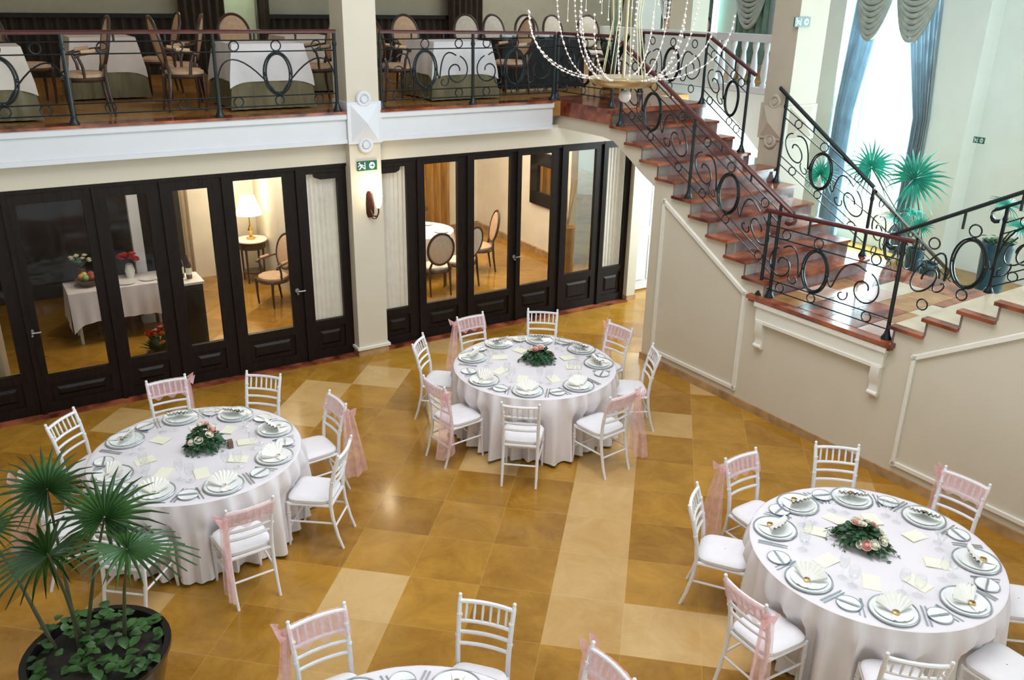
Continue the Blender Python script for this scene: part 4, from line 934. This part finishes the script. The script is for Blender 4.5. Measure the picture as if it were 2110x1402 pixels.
# ================================================================== SIGNS, SCONCE
def exit_sign(label, F, x0, y0, x1, y1, off, d=.018):
    a0, zt = F.at(x0, y0, off); a1, zb = F.at(x1, y1, off); w_ = a1 - a0; h_ = zt - zb
    t = thing('exit_sign', label, 'sign', F.p(a0, off - d / 2, zb), group='green exit signs')
    b = MB(); b.fbox(F, a0, a1, off - d, off - .001, zb, zt); obj('plate', b, GREENS, t, False, True)
    q = lambda u, v: F.p(a0 + w_ * u, off - d, zb + h_ * v)
    # running figure: head, body, limbs; then a disc with an arrow
    b = MB(); dd = -F.n * .002
    b.prism([q(.10 + .045 * math.cos(k), .80 + .09 * math.sin(k)) for k in [i * PI / 5 for i in range(10)]], dd)
    for p in (((.10, .68), (.20, .70), (.26, .42), (.17, .40)), ((.17, .44), (.25, .46), (.12, .12), (.05, .15)), ((.20, .44), (.27, .44), (.38, .22), (.33, .16)), ((.18, .70), (.34, .56), (.33, .48), (.18, .60)), ((.11, .66), (.14, .60), (.05, .42), (.02, .47)), ((.36, .12), (.40, .12), (.40, .88), (.36, .88))): b.prism([q(*k) for k in p], dd)
    obj('running_figure', b, SIGNW, t, False, True)
    b = MB(); b.prism([q(.74 + .145 * math.cos(k), .5 + .36 * math.sin(k)) for k in [i * PI / 10 for i in range(20)]], dd); obj('arrow_disc', b, SIGNW, t, False, True)
    b = MB(); dd2 = -F.n * .004
    for p in (((.65, .55), (.65, .45), (.76, .45), (.76, .55)), ((.75, .68), (.75, .32), (.84, .5))): b.prism([q(*k) for k in p], dd2)
    obj('arrow', b, GREENS, t, False, True)
exit_sign('green exit sign above the wall sconce on the cream column', D, 735, 333, 776, 349, -.13)
class FrS(Fr): pass
C2 = Fr(S.p(-2.47, 1.93), -55.2 + 90)     # right face of the taupe column: s runs away from the hall
exit_sign('exit sign high on the pale side of the taupe column', C2, 1637, 35, 1666, 55, 0)
exit_sign('small exit sign on the bright pilaster right of the window', S, 2008, 281, 2028, 297, 7.55)
sc0 = thing('wall_sconce', 'bronze wall sconce with small shade on the cream column', 'wall lamp', D.p(.28, -.13, 1.88))
b = MB(); b.lathe([(.03, .0), (.055, .05), (.06, .18), (.045, .30), (.02, .34)], 16, D.p(.25, -.145, 1.90), True, 1, .35); obj('backplate', b, mat('bronze', (.10, .035, .025), .35, metal=.7, var=.3), sc0, True, True)
b = MB(); b.tube([D.p(.25, -.16, 2.0), D.p(.27, -.21, 1.93), D.p(.30, -.25, 1.92), D.p(.32, -.26, 1.98), D.p(.32, -.26, 2.05)], .011, 8); b.tube([D.p(.25, -.16, 1.95), D.p(.27, -.2, 1.89), D.p(.31, -.2, 1.89), D.p(.31, -.19, 1.93)], .008, 8); obj('arm', b, mat('bronze'), sc0, True, True)
b = MB(); b.lathe([(.020, 2.04), (.038, 2.10), (.052, 2.16), (.056, 2.20), (.052, 2.20), (.034, 2.10), (.018, 2.05)], 20, D.p(.32, -.26, 0), False); obj('glass_shade', b, BULB, sc0, True, True)
lamp('sconce_light', 'POINT', D.p(.30, -.30, 2.30), 5, (1.0, .80, .52), .04)

# ================================================================== CHANDELIER
hc = Vector((.94, 8.0, 3.90))
ch = thing('chandelier', 'crystal chandelier with beaded strands and brass hub before the stairs', 'chandelier', hc)
b = MB(); b.tube([(0, 0, 0), (0, 0, 3.48)], .013, 10); obj('rod', b, BRASS, ch)
b = MB(); b.lathe([(.05, -.07), (.22, -.06), (.30, -.015), (.31, .01), (.29, .02), (.04, .02)], 36)
obj('brass_hub', b, BRASS, ch)
b = MB(); b.ball((.02, -.05, -.14), .055, 16, 10); obj('glass_drop', b, CRYS, ch); b = MB(); b.tube([(.02, -.05, -.09), (.02, -.05, -.05)], .006, 6); obj('drop_hook', b, BRASS, ch)
def strand(pts, rb, step):
    b = MB(); b.tube(pts, .0022, 3); acc = 0
    for i in range(len(pts) - 1):
        a, c = Vector(pts[i]), Vector(pts[i + 1]); L_ = (c - a).length; k = step - acc if acc else 0
        while k < L_:
            big = (int(k * 1000) % 3 == 0); p = a.lerp(c, k / L_); b.ball(p, rb * (1.5 if big else .85), 6, 4); k += step
        acc = 0
    return b
for i in range(16):
    a = 2 * PI * i / 16; R1 = .92 if i % 2 else .62; Hh = .55 if i % 2 else .85
    pts = [(math.cos(a) * (.29 + (R1 - .29) * math.sin(t * PI / 2)), math.sin(a) * (.29 + (R1 - .29) * math.sin(t * PI / 2)), .01 + Hh * (t ** 1.8)) for t in [k / 9 for k in range(10)]]
    obj('crystal_strand', strand(pts, .0065, .045), CRYS, ch)
for i in range(14):
    a = 2 * PI * (i + .5) / 14; R1 = .25 + .38 * ((i * .618) % 1); z0 = .42 + .25 * ((i * .37) % 1)
    obj('hanging_crystals', strand([(math.cos(a) * R1, math.sin(a) * R1, z0), (math.cos(a) * R1, math.sin(a) * R1, z0 + .9)], 0.0065, .10), CRYS, ch)
for k in range(9):
    a = 2 * PI * k / 9; b = MB(); b.tube([(math.cos(a) * .20, math.sin(a) * .20, 0), (math.cos(a) * .12, math.sin(a) * .12, .5), (math.cos(a) * .16, math.sin(a) * .16, 1.0)], .004, 4); obj('wire_arm', b, BRASS, ch)
for k, (x, y) in enumerate(((797, 1028), (955, 1218), (1010, 790), (650, 1330))):
    p = gp(x, y, 0); q = CO + (p - CO) * ((CAMH + 7.38) / CAMH); lp = Vector((q.x, q.y, 7.385))
    t = thing('ceiling_spotlight', 'small recessed ceiling spotlight mirrored in the floor', 'ceiling lamp', lp, group='recessed hall spotlights')
    b = MB(); b.lathe([(.10, 0), (.10, .012), (.07, .012), (.07, 0)], 20, (0, 0, 0), False); obj('ring', b, WHITE, t)
    b = MB(); b.lathe([(.001, .006), (.07, .006)], 20, (0, 0, 0), False); obj('lens', b, emis('spot_lens', (1, .95, .85), 60), t)

# ================================================================== OVAL BACK CHAIRS
def oval_chair_parts(arms, fab, padback=True):
    P = []
    b = MB(); 
    b.grid(lambda u, v: Vector((math.cos(2 * PI * u) * (.24 if math.sin(2 * PI * u) > 0 else .22) * [.02, .8, 1, 1, .9][int(round(v * 4))], math.sin(2 * PI * u) * .22 * [.02, .8, 1, 1, .9][int(round(v * 4))], [.49, .485, .46, .43, .42][int(round(v * 4))])), 28, 5, True); P.append(('seat', b, fab))
    b = MB(); b.tube([(math.cos(2 * PI * i / 24) * .235, math.sin(2 * PI * i / 24) * .225, .405) for i in range(24)], .028, 6, True); P.append(('seat_frame', b, OVALW))
    for sx in (-1, 1):
        b = MB(); b.tube([(sx * .19, .17, 0), (sx * .195, .18, .2), (sx * .20, .175, .42)], [.013, .018, .025], 8); P.append(('leg', b, OVALW))
        b = MB(); b.tube([(sx * .17, -.25, 0), (sx * .17, -.215, .25), (sx * .165, -.20, .46), (sx * .13, -.215, .56)], [.014, .019, .022, .018], 8); P.append(('leg', b, OVALW))
    cz, ca, cb = .79, .215, .27; yb = lambda z: -.205 - (z - .5) * .22
    b = MB(); b.tube([(math.cos(2 * PI * i / 30) * ca, yb(cz + math.sin(2 * PI * i / 30) * cb), cz + math.sin(2 * PI * i / 30) * cb) for i in range(30)], .021, 7, True); P.append(('back_frame', b, OVALW))
    b = MB()
    for sg in (1, -1):
        b.grid(lambda u, v, sg=sg: Vector((math.cos(2 * PI * u * sg) * ca * .97 * math.sin(v * PI / 2), yb(cz + math.sin(2 * PI * u) * 0) - (math.sin(2 * PI * u * sg) * cb * .97 * math.sin(v * PI / 2)) * .22 + sg * .03 * math.cos(v * PI / 2), cz + math.sin(2 * PI * u * sg) * cb * .97 * math.sin(v * PI / 2))), 28, 6, True)
    P.append(('back_pad', b, fab))
    if arms:
        for sx in (-1, 1):
            b = MB(); b.tube([(sx * .205, -.25, .72), (sx * .25, -.12, .70), (sx * .265, .04, .68), (sx * .26, .10, .655)], [.015, .017, .019, .022], 7); b.tube([(sx * .26, .07, .67), (sx * .245, .03, .55), (sx * .225, .02, .42)], [.016, .016, .018], 7); P.append(('armrest', b, OVALW))
            b = MB(); b.tube([(sx * .252, -.12, .715), (sx * .263, .03, .70)], .022, 8); P.append(('arm_pad', b, fab))
    return P
OC = {}
def oval_chair(kind, loc, face_deg, label, group):
    rz = math.radians(face_deg) - PI / 2
    if kind not in OC:
        r = proto('oval_back_chair', oval_chair_parts(kind[0] == 'a', OVALF if kind[1] == 't' else OVALF2)); OC[kind] = r
        r.location = loc; r.rotation_euler = (0, 0, rz); r['label'] = label; r['group'] = group; return r
    return dup(OC[kind], loc, rz, label, group)
FD = 32.3
def dining_table(label, c, half, rot, h, topm=TOPPER, under=UNDERC, z0=3.216):
    """square table with a long underskirt and a shorter topper, each its own cloth"""
    c = Vector((c.x, c.y, z0)); rz = math.radians(rot)
    t = thing('dining_table', label, 'table', c, rz, 'clothed dining tables')
    b = MB(); b.box(-half + .03, half - .03, -half + .03, half - .03, h - .03, h - .006); obj('tabletop', b, DARKWOOD, t)
    for sx in (-1, 1):
        for sy in (-1, 1): b = MB(); b.tube([(sx * (half - .12), sy * (half - .12), 0), (sx * (half - .12), sy * (half - .12), h - .03)], .025, 8); obj('leg', b, DARKWOOD, t)
    def cloth(zl, grow, amp, n, off):
        b = MB()
        def f(u, v):
            k = u * 4; i = int(k) % 4; fr = k - int(k); cs = [(-1, -1), (1, -1), (1, 1), (-1, 1)]
            p, q = cs[i], cs[(i + 1) % 4]; x = p[0] + (q[0] - p[0]) * fr; y = p[1] + (q[1] - p[1]) * fr
            hh = half + off + grow * v + amp * v * math.cos(2 * PI * u * n) + .02 * v * (abs(fr - .5) * 2) ** 4 * 2
            return Vector((x * hh, y * hh, h + off - (h + off - zl) * v + (0 if v < 1 else (-.07 if zl > .2 else 0) * (abs(fr - .5) * 2) ** 6)))
        b.grid(f, 128, 8, True); b.add([(-half - off, -half - off, h + off), (half + off, -half - off, h + off), (half + off, half + off, h + off), (-half - off, half + off, h + off)], [(0, 1, 2, 3)]); return b
    o = obj('underskirt_cloth', cloth(.02, .05, .015, 28, .002), under, loc=c, rot=(0, 0, rz)); tag(o, 'olive brown floor-length underskirt of the ' + label.split(' ', 1)[1].replace('dining table ', 'table '), 'tablecloth', 'underskirt cloths')
    o = obj('topper_cloth', cloth(h - .42, .035, .008, 12, .008), topm, loc=c, rot=(0, 0, rz)); tag(o, 'pale topper cloth of the ' + label.split(' ', 1)[1].replace('dining table ', 'table '), 'tablecloth', 'topper cloths')
Z2 = 3.216
def up(s, n): p = D.p(s, n, Z2); return p
dining_table('square dining table at the left end of the balcony', up(-3.75, .95), .43, FD, .76)
dining_table('square dining table upstairs just left of the cream column', up(-.68, .98), .43, FD, .76, topm=mat('cool_white_topper', (.72, .70, .72), .7))
dining_table('square dining table upstairs right of the cream column', up(2.0, 1.0), .43, FD, .76, topm=mat('cool_white_topper'))
dining_table('small dining table further back on the left balcony', up(-2.25, 2.75), .38, FD, .76)
dining_table('square dining table deep upstairs beside the cream column', up(.45, 2.6), .36, FD, .76)
OG = 'oval backed chairs upstairs'
oval_chair('at', up(-2.72, .78), FD + 180, 'oval backed armchair facing the left end balcony table', OG)
oval_chair('st', up(-3.12, 2.30), FD + 10, 'oval backed chair behind the left balcony post, facing the small table', OG)
oval_chair('at', up(-1.62, .85), FD, 'armchair at the left side of the table left of the column', OG)
oval_chair('at', up(-.62, 1.95), FD - 90, 'cream oval chair behind the table left of the column', OG).name
oval_chair('at', up(.10, 1.15), FD + 180, 'armchair upstairs close behind the cream column', OG)
oval_chair('st', up(-1.5, 2.95), FD + 180, 'oval backed chair right of the small back table', OG)
oval_chair('at', up(-1.45, 1.85), FD + 160, 'dark armchair in the shade before the pleated screen', OG)
oval_chair('at', up(1.13, .85), FD, 'armchair at the left side of the table right of the column', OG)
oval_chair('at', up(1.95, 2.0), FD - 90, 'cream oval chair behind the table right of the column', OG)
oval_chair('st', up(1.15, 2.5), FD + 180, 'oval backed chair near the table deep beside the column', OG)
oval_chair('at', up(3.02, 1.0), FD + 180, 'armchair between the right table and the black buffet', OG)
for i, (s_, lb) in enumerate(((3.28, 'first oval chair from the left behind the black buffet'), (3.86, 'second oval chair from the left behind the black buffet'), (4.45, 'third oval chair from the left behind the black buffet'), (5.05, 'fourth oval chair from the left behind the black buffet'), (5.75, 'oval chair standing apart at the right end of the buffet'))):
    oval_chair('sc', up(s_, 2.55), FD - 90 + (i % 2) * 12 - 6, lb, OG)
for i, (a0, lb) in enumerate(((-9.6, 'left chair seen over the white balustrade in the gallery'), (-8.6, 'right chair seen over the white balustrade in the gallery'))):
    oval_chair('sc', S.p(a0, 6.3, 3.2), -55.2 - 90 + 180 * 0, lb, OG)
bt = thing('buffet_table', 'long buffet table under a black cloth upstairs before the chair row', 'table', up(3.9, 1.75), math.radians(FD))
b = MB(); b.box(-.75, .75, -.33, .33, .70, .73); obj('tabletop', b, DARKWOOD, bt)
for sx in (-.68, .68):
    for sy in (-.27, .27): b = MB(); b.tube([(sx, sy, 0), (sx, sy, .70)], .022, 8); obj('leg', b, DARKWOOD, bt)
b = MB(); b.box(-.77, .77, -.35, .35, .731, .738); b.grid(lambda u, v: Vector(((-.77 + 1.54 * u), -.35 - .02 * v - .012 * v * math.sin(u * 60), .738 - .72 * v)), 90, 5); b.box(-.77, -.765, -.35, .35, .03, .738); b.box(.765, .77, -.35, .35, .03, .738)
o = obj('black_cloth', b, BLACKC, loc=up(3.9, 1.75), rot=(0, 0, math.radians(FD))); tag(o, 'black cloth draped over the long buffet upstairs', 'tablecloth')
for i in range(6):
    b = MB(); b.lathe([(.001, 0), (.06, 0), (.10, .035), (.105, .06), (.095, .06), (.05, .02), (.001, .02)], 20); o = obj('serving_bowl', b, PORC, loc=up(3.33 + i * .23, 1.62) + Vector((0, 0, .739))); tag(o, 'white bowl number %s from the left on the black buffet' % ('one', 'two', 'three', 'four', 'five', 'six')[i], 'bowl', 'bowls on the black buffet')
# leafy plant at the corner of the balcony
pp = thing('potted_plant', 'tall dark leaved plant in a black pot behind the chandelier', 'potted plant', up(5.05, 1.15))
b = MB(); b.lathe([(.14, 0), (.20, .3), (.22, .42), (.20, .42), (.18, .36), (.001, .36)], 24); obj('pot', b, POTD, pp)
b = MB(); rnd = random.Random(4)
for i in range(46):
    a = rnd.uniform(0, 2 * PI); leafblade(b, (math.cos(a) * .05, math.sin(a) * .05, .36), (math.cos(a) * .35, math.sin(a) * .35, 1), (math.cos(a + 1), math.sin(a + 1), 0), rnd.uniform(.35, .75), .035, .25)
obj('leaves', b, mat('dark_plant_leaf', (.008, .03, .016), .5, var=.4), pp)
b = MB()
for i in range(7):
    a = rnd.uniform(0, 2 * PI); leafblade(b, (0, 0, .36), (math.cos(a) * .12, math.sin(a) * .12, 1), (math.cos(a + 1), math.sin(a + 1), 0), rnd.uniform(1.2, 1.7), .02, .03)
obj('tall_leaves', b, LEAF, pp)

# ================================================================== ROOMS BEHIND THE GLASS
# table lamp on a marble topped console, armchair
tb = D.p(-.22, 3.85, 0); st = thing('console_table', 'half round side table with marble top under the lamp', 'side table', tb, math.radians(FD))
b = MB(); b.lathe([(.001, .70), (.25, .70), (.26, .715), (.25, .73), (.001, .73)], 30); obj('marble_top', b, mat('white_marble', (.80, .76, .68), .2), st)
b = MB(); b.lathe([(.22, .58), (.23, .70)], 30, (0, 0, 0), True); obj('apron', b, OVALW, st)
for i in range(4): a = PI / 4 + i * PI / 2; b = MB(); b.tube([(math.cos(a) * .19, math.sin(a) * .19, 0), (math.cos(a) * .2, math.sin(a) * .2, .6)], [.012, .022], 8); obj('leg', b, OVALW, st)
b = MB(); b.lathe([(.001, .16), (.17, .16), (.17, .18), (.001, .18)], 24); obj('lower_shelf', b, OVALW, st)
tl = thing('table_lamp', 'lit table lamp with white shade and brass base behind glass', 'lamp', tb + Vector((0, 0, .73)))
b = MB(); b.lathe([(.07, 0), (.075, .02), (.03, .04), (.025, .09), (.05, .15), (.03, .20), (.012, .24), (.010, .46)], 20); obj('base', b, GOLD, tl)
b = MB(); b.lathe([(.22, .42), (.11, .72), (.105, .72), (.215, .42)], 32, (0, 0, 0), False); obj('lamp_shade', b, LAMPSH, tl)
lamp('table_lamp_light', 'POINT', tb + Vector((0, 0, 1.62)), 9, (1, .82, .55), .06)
oval_chair('at', D.p(-.28, 2.55, 0), FD + 200, 'oval backed armchair beside the lamp behind the glass doors', 'oval chairs in the private rooms')
# white clothed buffet with fruit and flowers
bc = D.p(-2.55, 2.35, 0); bt = thing('buffet_table', 'narrow buffet table under white cloth in the wine room', 'table', bc, math.radians(FD))
b = MB(); b.box(-.62, .62, -.28, .28, .72, .75); obj('tabletop', b, OVALW, bt)
for sx in (-.55, .55):
    for sy in (-.2, .2): b = MB(); b.tube([(sx, sy, 0), (sx, sy, .72)], [.02, .03], 8); obj('leg', b, mat('white_painted_leg', (.7, .66, .58), .5), bt)
b = MB(); b.box(-.64, .64, -.30, .30, .752, .758)
b.grid(lambda u, v: Vector((-.64 + 1.28 * u, -.30 - .03 * v - .012 * v * math.sin(u * 44), .758 - (.42 + .14 * abs(2 * u - 1) ** 6) * v)), 70, 6); b.grid(lambda u, v: Vector((-.64 - .03 * v - .012 * v * math.sin(u * 30), .30 - .6 * u, .758 - (.42 + .14 * abs(2 * u - 1) ** 6) * v)), 40, 6)
o = obj('tablecloth', b, CLOTH, loc=bc, rot=(0, 0, math.radians(FD))); tag(o, 'white cloth hanging over the narrow buffet in the wine room', 'tablecloth')
lb = lambda x, y, z=0: bc + D.u * x + D.n * y + Vector((0, 0, .7585 + z))
fb = thing('fruit_basket', 'dark wicker basket of fruit on the white clothed buffet', 'basket', lb(-.33, .02))
b = MB(); b.lathe([(.10, 0), (.16, .08), (.18, .10), (.165, .10), (.10, .02), (.001, .02)], 24); obj('basket_body', b, mat('dark_wicker', (.10, .05, .025), .6, var=.4, scale=40), fb)
rnd = random.Random(2)
for i, (c_, nm) in enumerate((((.75, .35, .05), 'orange'), ((.45, .05, .03), 'apple'), ((.70, .60, .12), 'lemon'), ((.75, .35, .05), 'orange'), ((.30, .42, .08), 'apple'), ((.45, .05, .03), 'apple'))):
    a = i * 1.05; b = MB(); b.ball((0, 0, .045), .045, 12, 8); o = obj(nm, b, mat('skin_%s_%d' % (nm, i % 5), c_, .4), loc=lb(-.33 + .085 * math.cos(a), .02 + .085 * math.sin(a), .085)); tag(o, '%s on the %s of the dark basket' % (('first orange', 'dark red apple', 'yellow lemon', 'second orange', 'green apple', 'second red apple')[i], ('right side', 'back right', 'back left', 'left side', 'front left', 'front right')[i]), 'fruit', 'fruit in the basket')
fv = thing('flower_vase', 'vase of pale dried flowers behind the fruit basket', 'vase', lb(-.38, .18))
b = MB(); b.lathe([(.05, 0), (.07, .08), (.04, .18), (.055, .22), (.05, .22), (.001, .2)], 18); obj('vase_body', b, mat('brown_vase', (.18, .09, .05), .3), fv)
b = MB()
for i in range(40): a = rnd.uniform(0, 6.28); leafblade(b, (0, 0, .2), (math.cos(a) * .8, math.sin(a) * .8, 1), (0, 0, 1), rnd.uniform(.12, .26), .022, .2)
obj('leaves', b, CLEAF, fv)
for i in range(8):
    a = i * 2.4; o = obj('blossom', ROSE['w'], None, fv, loc=(math.cos(a) * .12, math.sin(a) * .12, .30 + .05 * (i % 3)))
rv = thing('flower_vase', 'red flowers in a vase at the right end of the white buffet', 'vase', lb(.22, .12))
b = MB(); b.lathe([(.05, 0), (.07, .1), (.045, .2), (.04, .2), (.001, .18)], 18); obj('vase_body', b, PORC, rv)
REDR = mat('red_flower', (.55, .02, .02), .6, var=.2)
rm = mesh('red_flower', rose_mesh(.05), REDR)
for i in range(8):
    a = i * 2.4; obj('red_flower', rm, None, rv, loc=(math.cos(a) * .10, math.sin(a) * .10, .24 + .05 * (i % 3)))
for i, (x, y) in enumerate(((-.05, -.1), (.12, -.12), (.42, -.08))):
    b = MB(); b.lathe([(.001, 0), (.07, 0), (.12, .012), (.125, .016), (.001, .008)], 26); o = obj('serving_plate', b, PORC, loc=lb(x, y)); tag(o, 'white serving plate at the %s of the narrow white buffet' % ('left', 'middle', 'right')[i], 'plate', 'plates on the wine room buffet')
# display stand with autumn flowers below
for i in range(10):
    pass
fs = thing('floor_arrangement', 'orange and red autumn flower arrangement on the floor before the buffet', 'flower arrangement', D.p(-2.28, 1.05, 0))
b = MB(); b.lathe([(.16, 0), (.20, .10), (.18, .12), (.001, .12)], 20); obj('planter', b, DARKWOOD, fs)
b = MB()
for i in range(70): a = rnd.uniform(0, 6.28); leafblade(b, (math.cos(a) * .05, math.sin(a) * .05, .12), (math.cos(a) * .6, math.sin(a) * .6, rnd.uniform(.5, 1.6)), (0, 0, 1), rnd.uniform(.15, .38), .03, .3)
obj('leaves', b, CLEAF, fs)
om = mesh('orange_bloom', rose_mesh(.05), mat('orange_petals', (.70, .22, .03), .6))
for i in range(16):
    a = i * 2.4; q = .05 + .15 * ((i * .618) % 1); obj('bloom', (om, rm, ROSE['w'])[i % 3], None, fs, loc=(math.cos(a) * q, math.sin(a) * q, .22 + .30 * ((i * .37) % 1)))
# wine counter with bottles
wc = D.p(-1.88, 1.25, 0); cb_ = thing('wine_counter', 'black counter cabinet with marble top carrying wine bottles', 'cabinet', wc, math.radians(FD))
b = MB(); b.box(-.26, .22, -.22, .22, 0, .98); obj('body', b, BLACKC, cb_)
b = MB(); b.box(-.28, .24, -.24, .24, .98, 1.01); obj('marble_top', b, mat('white_marble'), cb_)
b = MB(); b.box(-.22, .18, -.24, -.22, .1, .9); obj('door_panel', b, DARKWOOD, cb_)
for i, (x, y, c_) in enumerate(((-.16, .05, (.02, .03, .09)), (-.07, -.04, (.03, .012, .03)), (.02, .06, (.02, .05, .02)), (.10, -.03, (.06, .012, .012)))):
    t = thing('wine_bottle', ('blue', 'dark purple', 'green', 'dark red')[i] + ' wine bottle on the marble topped black counter', 'bottle', wc + D.u * x + D.n * y + Vector((0, 0, 1.01)), group='wine bottles on the counter')
    b = MB(); b.lathe([(.036, 0), (.038, .01), (.038, .19), (.028, .225), (.014, .25), (.0135, .31)], 16); obj('glass_body', b, mat('bottle_glass_%d' % i, c_, .1, coat=.5), t)
    b = MB(); b.lathe([(.015, .28), (.016, .325), (.001, .326)], 12); obj('capsule', b, GOLD, t)
    b = MB(); b.lathe([(.0388, .06), (.0388, .15)], 16, (0, 0, 0), False); obj('paper_label', b, CARD, t)
o = obj('sheer_drape', pleats(D, -1.66, -1.55, 1.9, .05, 2.85, .02, .06), mat('tan_drape', (.60, .46, .30), .7), world=True); tag(o, 'tan drape at the end of the divider behind the wine counter', 'curtain')
o = obj('striped_drape', pleats(D, -4.75, -4.02, .5, .05, 2.8, .04, .14), mat('tan_drape'), world=True); tag(o, 'tan drape behind the door leaf at the far end of the left set', 'curtain')
t = thing('doorway_post', 'white lit post behind the wine bottle counter', 'post', D.p(-2.05, 2.5, 0)); b = MB(); b.fbox(D, -2.22, -2.08, 2.6, 2.72, 0, 2.86); obj('shaft', b, WHITE, t, False, True); b = MB(); b.fbox(D, -2.24, -2.06, 2.58, 2.74, 0, .12); obj('plinth', b, WHITE, t, False, True)
# right private room
rt_ = D.p(2.45, 3.0, 0); t = thing('round_table', 'round table under white cloth behind the right doors', 'table', rt_)
b = MB(); b.lathe([(.001, .72), (.60, .72), (.60, .745), (.001, .745)], 36); obj('tabletop', b, OVALW, t); b = MB(); b.tube([(0, 0, 0), (0, 0, .72)], .06, 12); b.lathe([(.30, 0), (.28, .03), (.06, .06)], 24); obj('pedestal', b, OVALW, t)
b = MB(); b.lathe([(.001, .752), (.58, .752), (.615, .748)], 72, (0, 0, 0), False); b.grid(lambda u, v: Vector((math.cos(2 * PI * u) * (.615 + .03 * v + .025 * v * math.cos(u * 2 * PI * 18)), math.sin(2 * PI * u) * (.615 + .03 * v + .025 * v * math.cos(u * 2 * PI * 18)), .748 - .46 * v)), 216, 8, True)
o = obj('tablecloth', b, CLOTH, loc=rt_); tag(o, 'white round cloth on the table behind the right doors', 'tablecloth')
for i in range(4):
    a = math.radians(FD + 45 + 90 * i); q = rt_ + Vector((math.cos(a) * .42, math.sin(a) * .42, .753)); b = MB(); b.lathe([(.001, 0), (.08, 0), (.13, .014), (.001, .007)], 26); o = obj('dinner_plate', b, PORC, loc=q); tag(o, 'white plate on the private room table, %s' % ('farthest from the doors', 'at the left side', 'nearest the doors', 'at the right side')[i], 'plate', 'plates in the private room')
RG = 'oval chairs in the private rooms'
oval_chair('sc', D.p(2.20, 1.85, 0), FD + 80, 'oval chair seen from behind at the round private table', RG)
oval_chair('sc', D.p(2.72, 1.95, 0), FD + 110, 'second oval chair close to the round private table', RG)
oval_chair('st', D.p(3.42, 2.55, 0), FD + 165, 'oval chair standing alone in the middle glass door', RG)
o = obj('gold_curtain', pleats(D, 2.3, 4.2, 5.1, .05, 2.85, .05, .17), GOLDC, world=True); tag(o, 'gold curtain hanging at the back of the right room', 'curtain')
dl = thing('table_lamp', 'small lit lamp before the gold curtain', 'lamp', D.p(3.15, 4.5, .76)); b = MB(); b.lathe([(.05, 0), (.02, .03), (.012, .25)], 14); obj('base', b, GOLD, dl); b = MB(); b.lathe([(.12, .24), (.07, .42)], 20, (0, 0, 0), False); obj('lamp_shade', b, LAMPSH, dl)
t = thing('side_table', 'small dark side table carrying the lamp before the gold curtain', 'side table', D.p(3.15, 4.5, 0)); b = MB(); b.lathe([(.001, .73), (.22, .73), (.22, .76), (.001, .76)], 24); obj('tabletop', b, OVALW, t); b = MB(); b.lathe([(.15, 0), (.03, .04), (.03, .73)], 16); obj('pedestal', b, OVALW, t)
mr = thing('wall_mirror', 'dark framed mirror on the right wall of the private room', 'mirror', D.p(4.94, 2.7, .95))
def mirror_frame(n0, n1, z0, z1, w_):
    b = MB()
    for q in ((n0, n0 + w_, z0, z1), (n1 - w_, n1, z0, z1), (n0, n1, z0, z0 + w_), (n0, n1, z1 - w_, z1)): b.fbox(D, 4.89, 4.945, q[0], q[1], q[2], q[3])
    return b
obj('frame', mirror_frame(2.15, 3.22, .95, 1.93, .24), DARKWOOD, mr, False, True)
b = MB(); b.fbox(D, 4.925, 4.94, 2.36, 3.0, 1.16, 1.72); obj('mirror_glass', b, mat('mirror', (.85, .85, .82), .03, metal=1.0), mr, False, True)
vz = D.p(4.45, 1.35, 0); t = thing('floor_vase', 'tall tan cylindrical floor vase behind the blue lit door', 'vase', vz); b = MB(); b.lathe([(.10, 0), (.12, .03), (.13, .9), (.14, .95), (.12, .95), (.11, .9), (.001, .88)], 24); obj('vase_body', b, mat('tan_vase', (.36, .20, .07), .5, var=.2), t)
b = MB()
for i in range(10): a = i * .63; b.tube([(0, 0, .88), (math.cos(a) * .06, math.sin(a) * .06, 1.3), (math.cos(a) * .14, math.sin(a) * .14, 1.75)], .006, 5)
obj('dry_stems', b, mat('dry_stem', (.45, .32, .16), .8), t)
